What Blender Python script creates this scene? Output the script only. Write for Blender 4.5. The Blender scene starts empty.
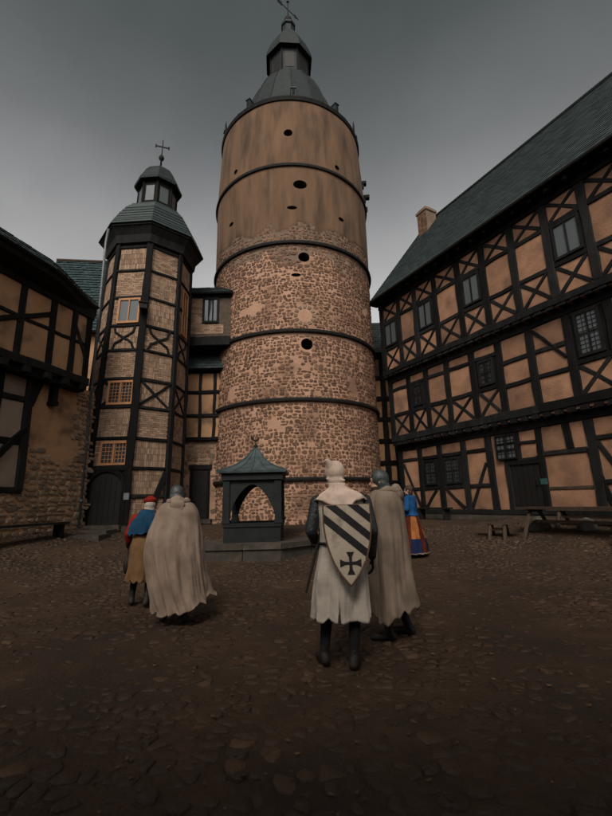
import bpy, bmesh, math, random
import numpy as np
from mathutils import Vector, Matrix, noise
R_ = math.radians
random.seed(7)
scene = bpy.context.scene
COL = scene.collection

# ------------------------------------------------------------------ camera, sky, sun, exposure
cam_d = bpy.data.cameras.new('camera'); cam = bpy.data.objects.new('camera', cam_d); COL.objects.link(cam)
EYE = 1.42
cam.matrix_world = Matrix.Translation((0, 0, EYE)) @ Matrix.Rotation(R_(90 + 12.8), 4, 'X') @ Matrix.Rotation(R_(-1.4), 4, 'Z')
cam_d.sensor_fit = 'VERTICAL'; cam_d.sensor_height = 36; cam_d.lens = 413 / 816 * 36
cam_d.clip_start = .05; cam_d.clip_end = 3000
scene.camera = cam
SUN_EL, SUN_AZ = 47, -170            # azimuth clockwise from +Y: behind the camera, a little to its left
sdir = Vector((math.sin(R_(SUN_AZ)) * math.cos(R_(SUN_EL)), math.cos(R_(SUN_AZ)) * math.cos(R_(SUN_EL)), math.sin(R_(SUN_EL))))
w = bpy.data.worlds.new('World'); scene.world = w; w.use_nodes = True
nt = w.node_tree; nt.nodes.clear()
o_ = nt.nodes.new('ShaderNodeOutputWorld'); bg = nt.nodes.new('ShaderNodeBackground')
sky = nt.nodes.new('ShaderNodeTexSky'); sky.sky_type = 'NISHITA'; sky.sun_disc = False
sky.sun_elevation = R_(SUN_EL); sky.sun_rotation = R_(SUN_AZ); sky.dust_density = 6; sky.air_density = 1.2
hs = nt.nodes.new('ShaderNodeHueSaturation'); hs.inputs['Saturation'].default_value = .06
tcw = nt.nodes.new('ShaderNodeTexCoord'); nzw = nt.nodes.new('ShaderNodeTexNoise')
nzw.inputs['Scale'].default_value = 1.7; nzw.inputs['Detail'].default_value = 8; nzw.inputs['Roughness'].default_value = .5
mrw = nt.nodes.new('ShaderNodeMapRange'); mrw.inputs['From Min'].default_value = .3; mrw.inputs['From Max'].default_value = .7
mrw.inputs['To Min'].default_value = .76; mrw.inputs['To Max'].default_value = 1.22
mxw = nt.nodes.new('ShaderNodeVectorMath'); mxw.operation = 'SCALE'
nt.links.new(sky.outputs[0], hs.inputs['Color']); nt.links.new(tcw.outputs['Generated'], nzw.inputs['Vector'])
nt.links.new(nzw.outputs[0], mrw.inputs[0]); nt.links.new(hs.outputs[0], mxw.inputs[0]); nt.links.new(mrw.outputs[0], mxw.inputs['Scale'])
sx = nt.nodes.new('ShaderNodeSeparateXYZ'); nt.links.new(tcw.outputs['Generated'], sx.inputs[0])
grd = nt.nodes.new('ShaderNodeValToRGB'); nt.links.new(sx.outputs['Z'], grd.inputs[0])      # overcast: paler low down, heavier cloud overhead
el = grd.color_ramp.elements; el[0].position = .0; el[0].color = (1.0, .985, .97, 1); el[1].position = .95; el[1].color = (.155, .178, .18, 1)
for p_, c_ in ((.42, (.95, .93, .92)), (.56, (.72, .715, .71)), (.68, (.41, .425, .425)), (.8, (.235, .262, .265))): e_ = el.new(p_); e_.color = c_ + (1,)
mg = nt.nodes.new('ShaderNodeVectorMath'); mg.operation = 'MULTIPLY'; nt.links.new(mxw.outputs[0], mg.inputs[0]); nt.links.new(grd.outputs[0], mg.inputs[1])
nt.links.new(mg.outputs[0], bg.inputs[0]); bg.inputs[1].default_value = .118; nt.links.new(bg.outputs[0], o_.inputs[0])
sl = bpy.data.lights.new('sun', 'SUN'); sl.energy = 1.5; sl.angle = R_(20); sl.color = (1, .90, .78)
so = bpy.data.objects.new('sun', sl); COL.objects.link(so); so.rotation_euler = sdir.to_track_quat('Z', 'Y').to_euler()
so.location = (0, 0, 40)
scene.view_settings.view_transform = 'Standard'; scene.view_settings.look = 'None'
scene.view_settings.gamma = 1; scene.view_settings.use_curve_mapping = False
scene.view_settings.exposure = 0.55

# ------------------------------------------------------------------ materials
def lin(r, g, b):
    f = lambda c: (c / 12.92 if c <= .04045 else ((c + .055) / 1.055) ** 2.4)
    return (f(r / 255), f(g / 255), f(b / 255), 1)
def mat(name, c1, c2=None, scale=3., rough=.85, bump=.15, bscale=None, attr=False, stretch=(1, 1, 1), spec=.3, c3=None, s3=1., m3=(.5, .62), metal=0, objrnd=0, bdist=.02):
    """colour c1..c2 by noise (or by the per-piece value 'rnd'), blotches of c3, noise bump"""
    m = bpy.data.materials.new(name); m.use_nodes = True; t = m.node_tree; N = t.nodes; L = t.links
    b = N['Principled BSDF']; b.inputs['Roughness'].default_value = rough; b.inputs['Specular IOR Level'].default_value = spec; b.inputs['Metallic'].default_value = metal
    tc = N.new('ShaderNodeTexCoord'); mp = N.new('ShaderNodeMapping'); mp.inputs['Scale'].default_value = stretch
    L.new(tc.outputs['Object'], mp.inputs[0])
    nz = N.new('ShaderNodeTexNoise'); nz.inputs['Scale'].default_value = scale; nz.inputs['Detail'].default_value = 7; nz.inputs['Roughness'].default_value = .62
    L.new(mp.outputs[0], nz.inputs['Vector'])
    mr = N.new('ShaderNodeMapRange'); mr.inputs['From Min'].default_value = .3; mr.inputs['From Max'].default_value = .7
    L.new(nz.outputs[0], mr.inputs[0])
    mx = N.new('ShaderNodeMix'); mx.data_type = 'RGBA'; mx.inputs[6].default_value = c1; mx.inputs[7].default_value = c2 or c1
    fac = mr.outputs[0]
    if attr:
        at = N.new('ShaderNodeAttribute'); at.attribute_name = 'rnd'
        ad = N.new('ShaderNodeMath'); ad.operation = 'MULTIPLY_ADD'; ad.inputs[1].default_value = .35; L.new(mr.outputs[0], ad.inputs[0])
        a2 = N.new('ShaderNodeMath'); a2.operation = 'MULTIPLY'; a2.inputs[1].default_value = .75; L.new(at.outputs['Fac'], a2.inputs[0]); L.new(a2.outputs[0], ad.inputs[2])
        fac = ad.outputs[0]; mx.clamp_factor = False
    L.new(fac, mx.inputs[0]); col = mx.outputs[2]
    if c3:
        n3 = N.new('ShaderNodeTexNoise'); n3.inputs['Scale'].default_value = s3; n3.inputs['Detail'].default_value = 6; L.new(mp.outputs[0], n3.inputs['Vector'])
        r3 = N.new('ShaderNodeMapRange'); r3.inputs['From Min'].default_value = m3[0]; r3.inputs['From Max'].default_value = m3[1]; L.new(n3.outputs[0], r3.inputs[0])
        x3 = N.new('ShaderNodeMix'); x3.data_type = 'RGBA'; L.new(r3.outputs[0], x3.inputs[0]); L.new(col, x3.inputs[6]); x3.inputs[7].default_value = c3; col = x3.outputs[2]
    if objrnd:
        oi = N.new('ShaderNodeObjectInfo'); rr = N.new('ShaderNodeMapRange'); rr.inputs['To Min'].default_value = 1 - objrnd; rr.inputs['To Max'].default_value = 1 + objrnd
        L.new(oi.outputs['Random'], rr.inputs[0]); vm = N.new('ShaderNodeVectorMath'); vm.operation = 'SCALE'; L.new(col, vm.inputs[0]); L.new(rr.outputs[0], vm.inputs['Scale']); col = vm.outputs[0]
    L.new(col, b.inputs['Base Color'])
    if bump:
        nb = N.new('ShaderNodeTexNoise'); nb.inputs['Scale'].default_value = bscale or scale * 6; nb.inputs['Detail'].default_value = 6; L.new(mp.outputs[0], nb.inputs['Vector'])
        bp = N.new('ShaderNodeBump'); bp.inputs['Strength'].default_value = bump; bp.inputs['Distance'].default_value = bdist; L.new(nb.outputs[0], bp.inputs['Height']); L.new(bp.outputs[0], b.inputs['Normal'])
    return m
def gmat(name, c, rough=.12, spec=.5):
    m = bpy.data.materials.new(name); m.use_nodes = True; t = m.node_tree; N = t.nodes; L = t.links
    b = N['Principled BSDF']; b.inputs['Base Color'].default_value = c; b.inputs['Roughness'].default_value = rough; b.inputs['Specular IOR Level'].default_value = spec
    nb = N.new('ShaderNodeTexNoise'); nb.inputs['Scale'].default_value = 3; tc = N.new('ShaderNodeTexCoord'); L.new(tc.outputs['Object'], nb.inputs['Vector'])
    bp = N.new('ShaderNodeBump'); bp.inputs['Strength'].default_value = .25; bp.inputs['Distance'].default_value = .02; L.new(nb.outputs[0], bp.inputs['Height']); L.new(bp.outputs[0], b.inputs['Normal'])
    return m
M = {}
M['mortar'] = mat('mortar', (.32, .185, .12, 1), (.44, .265, .18, 1), 1.2, .95, .8, 22, c3=(.21, .122, .078, 1), s3=.8, m3=(.5, .65))
M['mortar_grey'] = mat('mortar_grey', (.12, .085, .06, 1), (.20, .14, .10, 1), 2.5, .95, .6, 26, c3=(.29, .19, .13, 1), s3=1.2, m3=(.55, .7))
M['rubble'] = mat('rubble', (.045, .024, .015, 1), (.25, .132, .08, 1), 9, .9, .7, 30, attr=True, c3=(.115, .067, .04, 1), s3=3.3, m3=(.5, .62))
M['rubble_grey'] = mat('rubble_grey', (.08, .058, .04, 1), (.27, .19, .125, 1), 9, .9, .5, 30, attr=True)
M['keep_plaster'] = mat('keep_plaster', (.105, .06, .034, 1), (.165, .096, .055, 1), 2.2, .93, .5, 12, c3=(.045, .03, .021, 1), s3=1.9, m3=(.47, .72), stretch=(1, 1, .2))
M['plaster'] = mat('plaster', (.225, .114, .065, 1), (.30, .163, .097, 1), 2.4, .92, .5, 18, c3=(.125, .07, .045, 1), s3=1.7, m3=(.44, .76), objrnd=.26)
M['plaster_left'] = mat('plaster_left', (.33, .18, .092, 1), (.42, .24, .128, 1), 1.6, .92, .4, 15, c3=(.16, .1, .06, 1), s3=1.3, m3=(.5, .66), objrnd=.08)
M['plaster_pale'] = mat('plaster_pale', (.2, .15, .11, 1), (.28, .215, .16, 1), 2, .92, .2, 18, objrnd=.08)
M['timber'] = mat('timber', (.003, .0037, .004, 1), (.0135, .0125, .0112, 1), 5, .8, .6, 22, stretch=(1, 1, .35), objrnd=.6, spec=.16)
M['timber_brown'] = mat('timber_brown', (.028, .018, .012, 1), (.06, .039, .025, 1), 6, .8, .5, 25, objrnd=.25)
M['frame_wood'] = mat('frame_wood', (.30, .13, .055, 1), (.42, .20, .09, 1), 7, .7, .4, 30, objrnd=.1)
M['dark_wood_shaded'] = mat('dark_wood_shaded', (.0045, .004, .0038, 1), (.010, .0085, .0075, 1), 8, .6, .4, 30)  # dark wood, deepened further to paint the shade of an open doorway
M['slate'] = mat('slate', (.010, .017, .0175, 1), (.038, .054, .053, 1), 8, .65, .4, 30, attr=True, spec=.35)
M['well_paint'] = mat('well_paint', (.0042, .0056, .0058, 1), (.012, .0145, .0145, 1), 5, .75, .4, 22, objrnd=.2)
M['slate_plain'] = mat('slate_plain', (.006, .0095, .0105, 1), (.018, .0245, .025, 1), 4, .7, .6, 20, spec=.3)
M['tile_teal'] = mat('tile_teal', (.013, .028, .03, 1), (.03, .053, .055, 1), 6, .6, .3, 30, attr=True)
M['copper'] = mat('copper', (.026, .039, .041, 1), (.066, .088, .09, 1), 5, .55, .25, 14, c3=(.02, .035, .036, 1), s3=2.2, m3=(.5, .7))
M['iron'] = mat('iron', (.006, .006, .006, 1), (.018, .015, .012, 1), 9, .75, .5, 40, spec=.2)
M['lead'] = mat('lead', (.09, .098, .098, 1), (.15, .16, .16, 1), 4, .5, .15, 20, metal=.3)
M['brick'] = mat('brick', (.135, .08, .051, 1), (.37, .248, .165, 1), 12, .9, .4, 40, attr=True)
M['brick_mortar'] = mat('brick_mortar', (.05, .036, .026, 1), (.10, .075, .055, 1), 6, .95, .4, 40)
M['glass'] = gmat('glass', (.03, .036, .04, 1))
M['glass_lit'] = gmat('glass_pale', (.075, .085, .088, 1), .3, .35)
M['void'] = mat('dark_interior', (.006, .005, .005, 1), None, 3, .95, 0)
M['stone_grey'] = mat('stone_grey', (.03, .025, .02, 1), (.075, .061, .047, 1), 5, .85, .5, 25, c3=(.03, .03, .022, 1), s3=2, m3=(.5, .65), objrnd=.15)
M['boulder'] = mat('boulder', (.055, .05, .044, 1), (.12, .11, .098, 1), 4, .9, .5, 20, objrnd=.35)
M['dirt'] = mat('dirt', (.027, .0148, .0078, 1), (.058, .032, .0165, 1), 2.4, .8, .9, 34, c3=(.024, .0145, .009, 1), s3=.7, m3=(.45, .62), spec=.3)
M['cobble'] = mat('cobble', (.020, .0118, .0068, 1), (.076, .042, .0225, 1), 11, .62, 1, 26, attr=True, c3=(.036, .0202, .0108, 1), s3=1.1, m3=(.38, .56), spec=.35)
M['litter'] = mat('litter', (.03, .018, .010, 1), (.17, .095, .05, 1), 9, .85, .2, 40, attr=True)
M['water'] = gmat('well_water', (.004, .005, .005, 1), .05)
# cloth and bodies
def cloth(name, c1, c2, s=6., bump=.35):
    k = .68; return mat(name, tuple(v * .86 for v in c1[:3]) + (1,), c2, s, .95, bump * 1.6, 130, spec=.08, bdist=.006, c3=tuple(v * k for v in c1[:3]) + (1,), s3=4.5, m3=(.48, .74))
M['cloak_sand'] = cloth('cloak_wool_sand', (.235, .172, .13, 1), (.32, .24, .188, 1), 3)
M['cloak_drab'] = cloth('cloak_wool_drab', (.21, .16, .12, 1), (.285, .22, .17, 1), 3)
M['linen'] = mat('linen', (.31, .268, .225, 1), (.50, .44, .375, 1), 5, .92, .5, 45, spec=.15, c3=(.16, .13, .1, 1), s3=3, m3=(.55, .75), bdist=.006)
M['linen_pink'] = cloth('hood_linen', (.60, .45, .365, 1), (.74, .58, .48, 1), 6)
M['mail'] = mat('mail_armour', (.006, .008, .0095, 1), (.05, .057, .061, 1), 60, .45, 1, 75, spec=.6, metal=.4, bdist=.006)
M['mail_light'] = mat('mail_coif', (.018, .023, .023, 1), (.10, .114, .11, 1), 60, .45, 1, 75, spec=.5, metal=.3, bdist=.006)
M['hose_dark'] = cloth('dark_hose', (.010, .010, .011, 1), (.02, .02, .021, 1))
M['leather'] = mat('leather', (.006, .005, .0045, 1), (.015, .0115, .0095, 1), 20, .6, .4, 60)
M['skin'] = mat('skin', (.42, .23, .16, 1), (.48, .27, .19, 1), 20, .6, .1, 60)
M['hair_dark'] = mat('hair_brown', (.03, .017, .01, 1), (.07, .04, .024, 1), 40, .6, .6, 90, stretch=(1, 1, .2))
M['hair_grey'] = mat('hair_grey', (.22, .19, .16, 1), (.4, .36, .31, 1), 40, .6, .6, 90, stretch=(1, 1, .2))
M['eye'] = mat('eye', (.02, .015, .012, 1), None, 5, .2, 0)
M['red'] = cloth('red_cloth', (.17, .014, .010, 1), (.24, .022, .015, 1))
M['blue'] = cloth('blue_cloth', (.010, .042, .082, 1), (.016, .058, .11, 1))
M['blue_bright'] = cloth('bright_blue_cloth', (.012, .055, .15, 1), (.018, .08, .21, 1))
M['blue_deep'] = cloth('deep_blue_cloth', (.010, .016, .045, 1), (.014, .022, .062, 1))
M['tan'] = cloth('tan_cloth', (.13, .072, .034, 1), (.19, .108, .052, 1))
M['orange'] = cloth('orange_cloth', (.26, .095, .03, 1), (.33, .125, .04, 1))
M['maroon'] = cloth('maroon_cloth', (.06, .012, .008, 1), (.10, .02, .012, 1))
M['shield_field'] = mat('shield_field', (.36, .293, .225, 1), (.48, .40, .315, 1), 5, .7, .2, 50, c3=(.18, .145, .11, 1), s3=6, m3=(.58, .75))
M['shield_black'] = mat('shield_black', (.008, .008, .009, 1), (.018, .017, .018, 1), 9, .6, .2, 50)
M['shield_rim'] = mat('shield_rim', (.09, .05, .028, 1), (.15, .085, .05, 1), 20, .6, .3, 60)
M['sign_teal'] = mat('sign_teal', (.02, .062, .056, 1), (.028, .08, .07, 1), 8, .5, .05, 40)
M['sign_white'] = mat('sign_white', (.12, .13, .135, 1), (.16, .17, .175, 1), 8, .5, .05, 40)

# ------------------------------------------------------------------ helpers
def mesh_obj(name, verts, faces, m, parent=None, smooth=False, rnd=None, loc=None):
    me = bpy.data.meshes.new(name); me.from_pydata([tuple(v) for v in verts], [], faces); me.update()
    for mm in (m if isinstance(m, (list, tuple)) else [m]): me.materials.append(M[mm] if isinstance(mm, str) else mm)
    if rnd is not None:
        a = me.attributes.new('rnd', 'FLOAT', 'FACE'); a.data.foreach_set('value', rnd)
    if smooth: me.polygons.foreach_set('use_smooth', [True] * len(me.polygons))
    o = bpy.data.objects.new(name, me); COL.objects.link(o)
    if parent is not None: o.parent = parent
    if loc is not None: o.location = loc
    return o
def tag(o, label, cat, group=None):
    o['label'] = label; o['category'] = cat
    if group: o['group'] = group
    return o
def thing(name, label, cat, loc=(0, 0, 0), rz=0, group=None):
    o = bpy.data.objects.new(name, None); COL.objects.link(o); o.location = loc; o.rotation_euler = (0, 0, rz); o.empty_display_size = .3
    return tag(o, label, cat, group)
BOXF = [(0, 3, 2, 1), (4, 5, 6, 7), (0, 1, 5, 4), (1, 2, 6, 5), (2, 3, 7, 6), (3, 0, 4, 7)]
class Buf:
    """collects geometry of ONE part"""
    def __init__(s): s.v = []; s.f = []; s.r = []
    def add(s, vs, fs, r=None):
        k = len(s.v); s.v += [tuple(v) for v in vs]; s.f += [tuple(i + k for i in f) for f in fs]; s.r += [(random.random() if r is None else r)] * len(fs)
    def box(s, x0, x1, y0, y1, z0, z1, r=None):
        s.add([(x0, y0, z0), (x1, y0, z0), (x1, y1, z0), (x0, y1, z0), (x0, y0, z1), (x1, y0, z1), (x1, y1, z1), (x0, y1, z1)], BOXF, r)
    def lathe(s, prof, seg, c=(0, 0), a0=0, a1=2 * math.pi, caps=True, rot=0, r=None):
        full = abs(a1 - a0 - 2 * math.pi) < 1e-6; n = seg if full else seg + 1; vs = []; fs = []
        for rr, z in prof:
            for i in range(n):
                a = a0 + (a1 - a0) * i / seg + rot; vs.append((c[0] + rr * math.sin(a), c[1] + rr * math.cos(a), z))
        for j in range(len(prof) - 1):
            for i in range(seg):
                i2 = (i + 1) % n; fs.append((j * n + i, (j + 1) * n + i, (j + 1) * n + i2, j * n + i2))
        if caps and full:
            fs.append(tuple(range(n))); fs.append(tuple(reversed(range((len(prof) - 1) * n, len(prof) * n))))
        s.add(vs, fs, r)
    def tube(s, pts, rad, seg=8, r=None):
        pts = [Vector(p) for p in pts]; rads = rad if isinstance(rad, (list, tuple)) else [rad] * len(pts); vs = []; fs = []
        for i, p in enumerate(pts):
            t = (pts[min(i + 1, len(pts) - 1)] - pts[max(i - 1, 0)]).normalized()
            up = Vector((0, 0, 1)) if abs(t.z) < .9 else Vector((1, 0, 0)); a = t.cross(up).normalized(); b = t.cross(a)
            for k in range(seg):
                q = 2 * math.pi * k / seg; vs.append(p + (a * math.cos(q) + b * math.sin(q)) * rads[i])
        for i in range(len(pts) - 1):
            for k in range(seg):
                k2 = (k + 1) % seg; fs.append((i * seg + k, i * seg + k2, (i + 1) * seg + k2, (i + 1) * seg + k))
        fs.append(tuple(reversed(range(seg)))); fs.append(tuple(range((len(pts) - 1) * seg, len(pts) * seg)))
        s.add(vs, fs, r)
    def obj(s, name, m, parent=None, smooth=False, rel=None):
        if rel is None and parent is not None: rel = getattr_base(parent)
        v = s.v if rel is None else [(a - rel[0], b - rel[1], c - rel[2]) for a, b, c in s.v]
        return mesh_obj(name, v, s.f, m, parent, smooth, s.r)
def getattr_base(o):
    b = Vector((0, 0, 0))
    while o is not None: b += o.location; o = o.parent
    return b
class Frame:
    """a vertical wall face: u along, z up, o outward; all in world coordinates"""
    def __init__(s, P, d, n): s.P = Vector((P[0], P[1], 0)); s.d = Vector((d[0], d[1], 0)).normalized(); s.n = Vector((n[0], n[1], 0)).normalized()
    def p(s, u, o, z): return s.P + s.d * u + s.n * o + Vector((0, 0, z))
    def flip(s): return s.d.cross(Vector((0, 0, 1))).dot(s.n) < 0
    def box(s, B, u0, u1, z0, z1, o0, o1, r=None):
        vs = [s.p(u0, o0, z0), s.p(u1, o0, z0), s.p(u1, o1, z0), s.p(u0, o1, z0), s.p(u0, o0, z1), s.p(u1, o0, z1), s.p(u1, o1, z1), s.p(u0, o1, z1)]
        B.add(vs, BOXF if s.d.cross(s.n).z > 0 else [tuple(reversed(f)) for f in BOXF], r)
    def beam(s, B, a, b, wd, o0, o1, jit=.018):
        """timber between two points (u,z): chamfered front arrises, a little crooked"""
        a = Vector(a); b = Vector(b); t = (b - a); ln = t.length; t /= ln; q = Vector((-t.y, t.x)); h = wd / 2; ch = min(.018, h * .3); n = max(2, int(ln / .7) + 1); vs = []
        prof = [(-h, o0), (-h, o1 - ch), (-h + ch, o1), (h - ch, o1), (h, o1 - ch), (h, o0)]
        for i in range(n + 1):
            c = a + t * (ln * i / n); jj = random.uniform(-jit, jit); jw = random.uniform(.88, 1.08)
            for (k, o) in prof:
                e = c + q * (k * jw + jj); vs.append(s.p(e.x, o + (random.uniform(-.004, .004) if o > o0 else 0), e.y))
        fs = []
        for i in range(n):
            for k in range(6): fs.append((i * 6 + k, i * 6 + (k + 1) % 6, (i + 1) * 6 + (k + 1) % 6, (i + 1) * 6 + k))
        fs.append((5, 4, 3, 2, 1, 0)); fs.append(tuple(n * 6 + k for k in range(6)))
        B.add(vs, fs if s.d.cross(s.n).z < 0 else [tuple(reversed(f)) for f in fs])
def bx(fr, name, m, par, *a):
    B = Buf(); fr.box(B, *a); return B.obj(name, m, par)
def bm_(fr, name, par, a, b, wd, o0, o1, m='timber'):
    B = Buf(); fr.beam(B, a, b, wd, o0, o1); return B.obj(name, m, par)
def panel(fr, par, u0, u1, z0, z1, o, m='plaster', name='infill_panel', nu=5):
    """plaster infill: slightly pillowed face"""
    B = Buf(); vs = []; fs = []
    for j in range(nu + 1):
        for i in range(nu + 1):
            s, t = i / nu, j / nu; e = min(s, 1 - s, t, 1 - t); vs.append(fr.p(u0 + (u1 - u0) * s, o + .012 * min(1, e * 5) + random.uniform(-.002, .002), z0 + (z1 - z0) * t))
    w_ = nu + 1
    for j in range(nu):
        for i in range(nu): fs.append((j * w_ + i, j * w_ + i + 1, (j + 1) * w_ + i + 1, (j + 1) * w_ + i))
    B.add(vs, fs if fr.d.cross(Vector((0, 0, 1))).dot(fr.n) > 0 else [tuple(reversed(f)) for f in fs]); return B.obj(name, m, par, True)
def window(fr, par, u0, u1, z0, z1, o, cols=2, rows=2, fm='timber', fw=.07, glass='glass', lead=0):
    """frame with its panes and bars, standing o..o+.06 in front of the wall"""
    if u0 > u1: u0, u1 = u1, u0
    B = Buf(); fr.box(B, u0, u1, z0, z0 + fw, o, o + .06); fr.box(B, u0, u1, z1 - fw, z1, o, o + .06)
    fr.box(B, u0, u0 + fw, z0 + fw, z1 - fw, o, o + .058); fr.box(B, u1 - fw, u1, z0 + fw, z1 - fw, o, o + .058)
    f = B.obj('window', fm, par)
    a0, a1, b0, b1 = u0 + fw, u1 - fw, z0 + fw, z1 - fw; mw = .05
    for i in range(1, cols):
        c = a0 + (a1 - a0) * i / cols; bx(fr, 'mullion', fm, f, c - mw / 2, c + mw / 2, b0, b1, o + .002, o + .052)
    for j in range(1, rows):
        c = b0 + (b1 - b0) * j / rows; bx(fr, 'transom', fm, f, a0, a1, c - .02, c + .02, o + .003, o + .045)
    for i in range(cols):
        for j in range(rows):
            ca, cb = a0 + (a1 - a0) * i / cols, a0 + (a1 - a0) * (i + 1) / cols; da, db = b0 + (b1 - b0) * j / rows, b0 + (b1 - b0) * (j + 1) / rows
            B = Buf(); t1, t2 = random.uniform(-.006, .006), random.uniform(-.006, .006)
            vs = [fr.p(ca, o + .02 + t1, da), fr.p(cb, o + .02 - t1, da), fr.p(cb, o + .02 + t2, db), fr.p(ca, o + .02 - t2, db)]
            vs += [fr.p(ca, o + .008, da), fr.p(cb, o + .008, da), fr.p(cb, o + .008, db), fr.p(ca, o + .008, db)]
            fs = [(0, 1, 2, 3), (7, 6, 5, 4), (0, 4, 5, 1), (1, 5, 6, 2), (2, 6, 7, 3), (3, 7, 4, 0)]
            if fr.d.cross(Vector((0, 0, 1))).dot(fr.n) < 0: fs = [tuple(reversed(q)) for q in fs]
            B.add(vs, fs); B.obj('pane', glass, f)
    if lead:
        B = Buf(); nu_ = int((a1 - a0) / lead); nz_ = int((b1 - b0) / lead)
        for i in range(1, nu_ + 1):
            c = a0 + (a1 - a0) * i / (nu_ + 1); fr.box(B, c - .008, c + .008, b0, b1, o + .012, o + .034)
        for j in range(1, nz_ + 1):
            c = b0 + (b1 - b0) * j / (nz_ + 1); fr.box(B, a0, a1, c - .008, c + .008, o + .013, o + .032)
        B.obj('lattice', fm, f)
    return f
def stones(mapf, u0, u1, v0, v1, sz=(.24, .17), keep=lambda u, v: True, out=.018, cover=1., squish=1.):
    """irregular rubble stones in rough courses over a surface mapf(u, v, out)"""
    B = Buf(); v = v0
    while v < v1:
        ch = sz[1] * random.uniform(.72, 1.35); u = u0 - random.random() * .2
        while u < u1:
            sw = sz[0] * random.choice([.65, .8, .9, 1, 1.1, 1.3, 1.7]) * random.uniform(.85, 1.15)
            if random.random() < cover and keep(u + sw / 2, v + ch / 2):
                cu, cv = u + sw / 2 + random.uniform(-.015, .015), v + ch / 2 + random.uniform(-.035, .035)
                hw, hh = sw / 2 - random.uniform(.002, .012), ch / 2 * random.choice([1.2, 1.05, 1, .9, .75]) - random.uniform(.0, .008)
                n = random.choice([5, 6, 6, 7, 8]); a0 = random.random() * 6; vs = []; h_ = out * random.uniform(.5, 1.3)
                pts = []
                for k in range(n):
                    a = a0 + 2 * math.pi * k / n + random.uniform(-.32, .32); c, s_ = math.cos(a), math.sin(a)
                    e = (abs(c) ** 4.5 + abs(s_) ** 4.5) ** (-1 / 4.5) * random.uniform(.8, 1.12); pts.append((c * e * hw, s_ * e * hh))
                for k, (x, y) in enumerate(pts): vs.append(mapf(cu + x, cv + y, -.006))
                for k, (x, y) in enumerate(pts): vs.append(mapf(cu + x * .86, cv + y * .84, h_))
                vs.append(mapf(cu, cv, h_ * 1.25))
                fs = []
                for k in range(n):
                    k2 = (k + 1) % n; fs += [(k, k2, n + k2, n + k), (n + k, n + k2, 2 * n)]
                B.add(vs, fs, random.random() ** 1.3)
            u += sw
        v += ch
    return B
def slates(mapf, u0, u1, v0, v1, sw=.24, sh=.2, th=.012):
    """lapped slates: mapf(u, v, out), v up the slope"""
    B = Buf(); j = 0; v = v0
    while v < v1:
        u = u0 - (j % 2) * sw / 2
        while u < u1:
            a, b = max(u0, u + .006), min(u1, u + sw - .006)
            if b - a > .03:
                dz = random.uniform(-.01, .006); t = th * random.uniform(.7, 1.5); top = min(v1, v + sh * 1.25)
                vs = [mapf(a, v + dz, t + .012), mapf(b, v + dz + random.uniform(-.006, .006), t + .012), mapf(b, top, .004), mapf(a, top, .004), mapf(a, v + dz, 0), mapf(b, v + dz, 0)]
                B.add(vs, [(0, 1, 2, 3), (4, 5, 1, 0), (4, 0, 3), (1, 5, 2)])
            u += sw
        v += sh; j += 1
    return B
def bricks(B, fr, u0, u1, z0, z1, o, style):
    bw, bh, g = .2, .062, .011
    def one(a, b, c, d):
        a, b, c, d = max(a, u0), min(b, u1), max(c, z0), min(d, z1)
        if b - a > .025 and d - c > .02:
            fr.box(B, a, b, c, d, o - .01, o + .008 + random.uniform(-.004, .005), random.random())
    if style == 'run':
        j = 0; z = z0 + .01
        while z < z1:
            u = u0 - (j % 2) * bw / 2
            while u < u1: one(u + g / 2, u + bw - g / 2, z, z + bh); u += bw
            z += bh + g; j += 1
    elif style == 'soldier':
        z = z0 + .01
        while z < z1:
            u = u0 + .005 + random.random() * .02
            while u < u1: one(u, u + bh, z, z + bw); u += bh + g
            z += bw + g
    else:
        cs = bw + g; z = z0 + .01; j = 0
        while z < z1:
            u = u0 + .005; i = j
            while u < u1:
                if i % 2:
                    for k in range(3): one(u, u + bw, z + k * cs / 3, z + (k + 1) * cs / 3 - g)
                else:
                    for k in range(3): one(u + k * cs / 3, u + (k + 1) * cs / 3 - g, z, z + bw)
                u += cs; i += 1
            z += cs; j += 1
def sstep(t): t = min(1, max(0, t)); return t * t * (3 - 2 * t)
def gh(x, y):
    """height of the courtyard: level round the camera, rising to the walls"""
    return .65 * sstep((math.hypot(x, y) - 9) / 6.5) + .3 * sstep((abs(x) - 5) / 3.5)
def nz(x, y, z=0): return noise.noise(Vector((x, y, z)))

# ------------------------------------------------------------------ ground
def axis(lo, hi, st, far):
    a = list(np.arange(lo, hi + 1e-6, st)); return [-f for f in far[::-1]] + a + far
xs = axis(-9.5, 9.5, .085, [12, 16, 24, 50, 120, 300, 800]); ys = axis(-1.5, 16.5, .085, [19, 24, 40, 80, 200, 800])
gv = []; gf = []
for y in ys:
    for x in xs:
        z = gh(x, y)
        if abs(x) < 10 and -2 < y < 17: z += .016 * nz(x * .9, y * .9) + .010 * nz(x * 4.5, y * 4.5, 3) + .005 * nz(x * 13, y * 13, 7)
        gv.append((x, y, z))
nx = len(xs)
for j in range(len(ys) - 1):
    for i in range(nx - 1): gf.append((j * nx + i, j * nx + i + 1, (j + 1) * nx + i + 1, (j + 1) * nx + i))
ground = mesh_obj('ground', gv, gf, 'dirt', None, True); ground['kind'] = 'structure'

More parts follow.
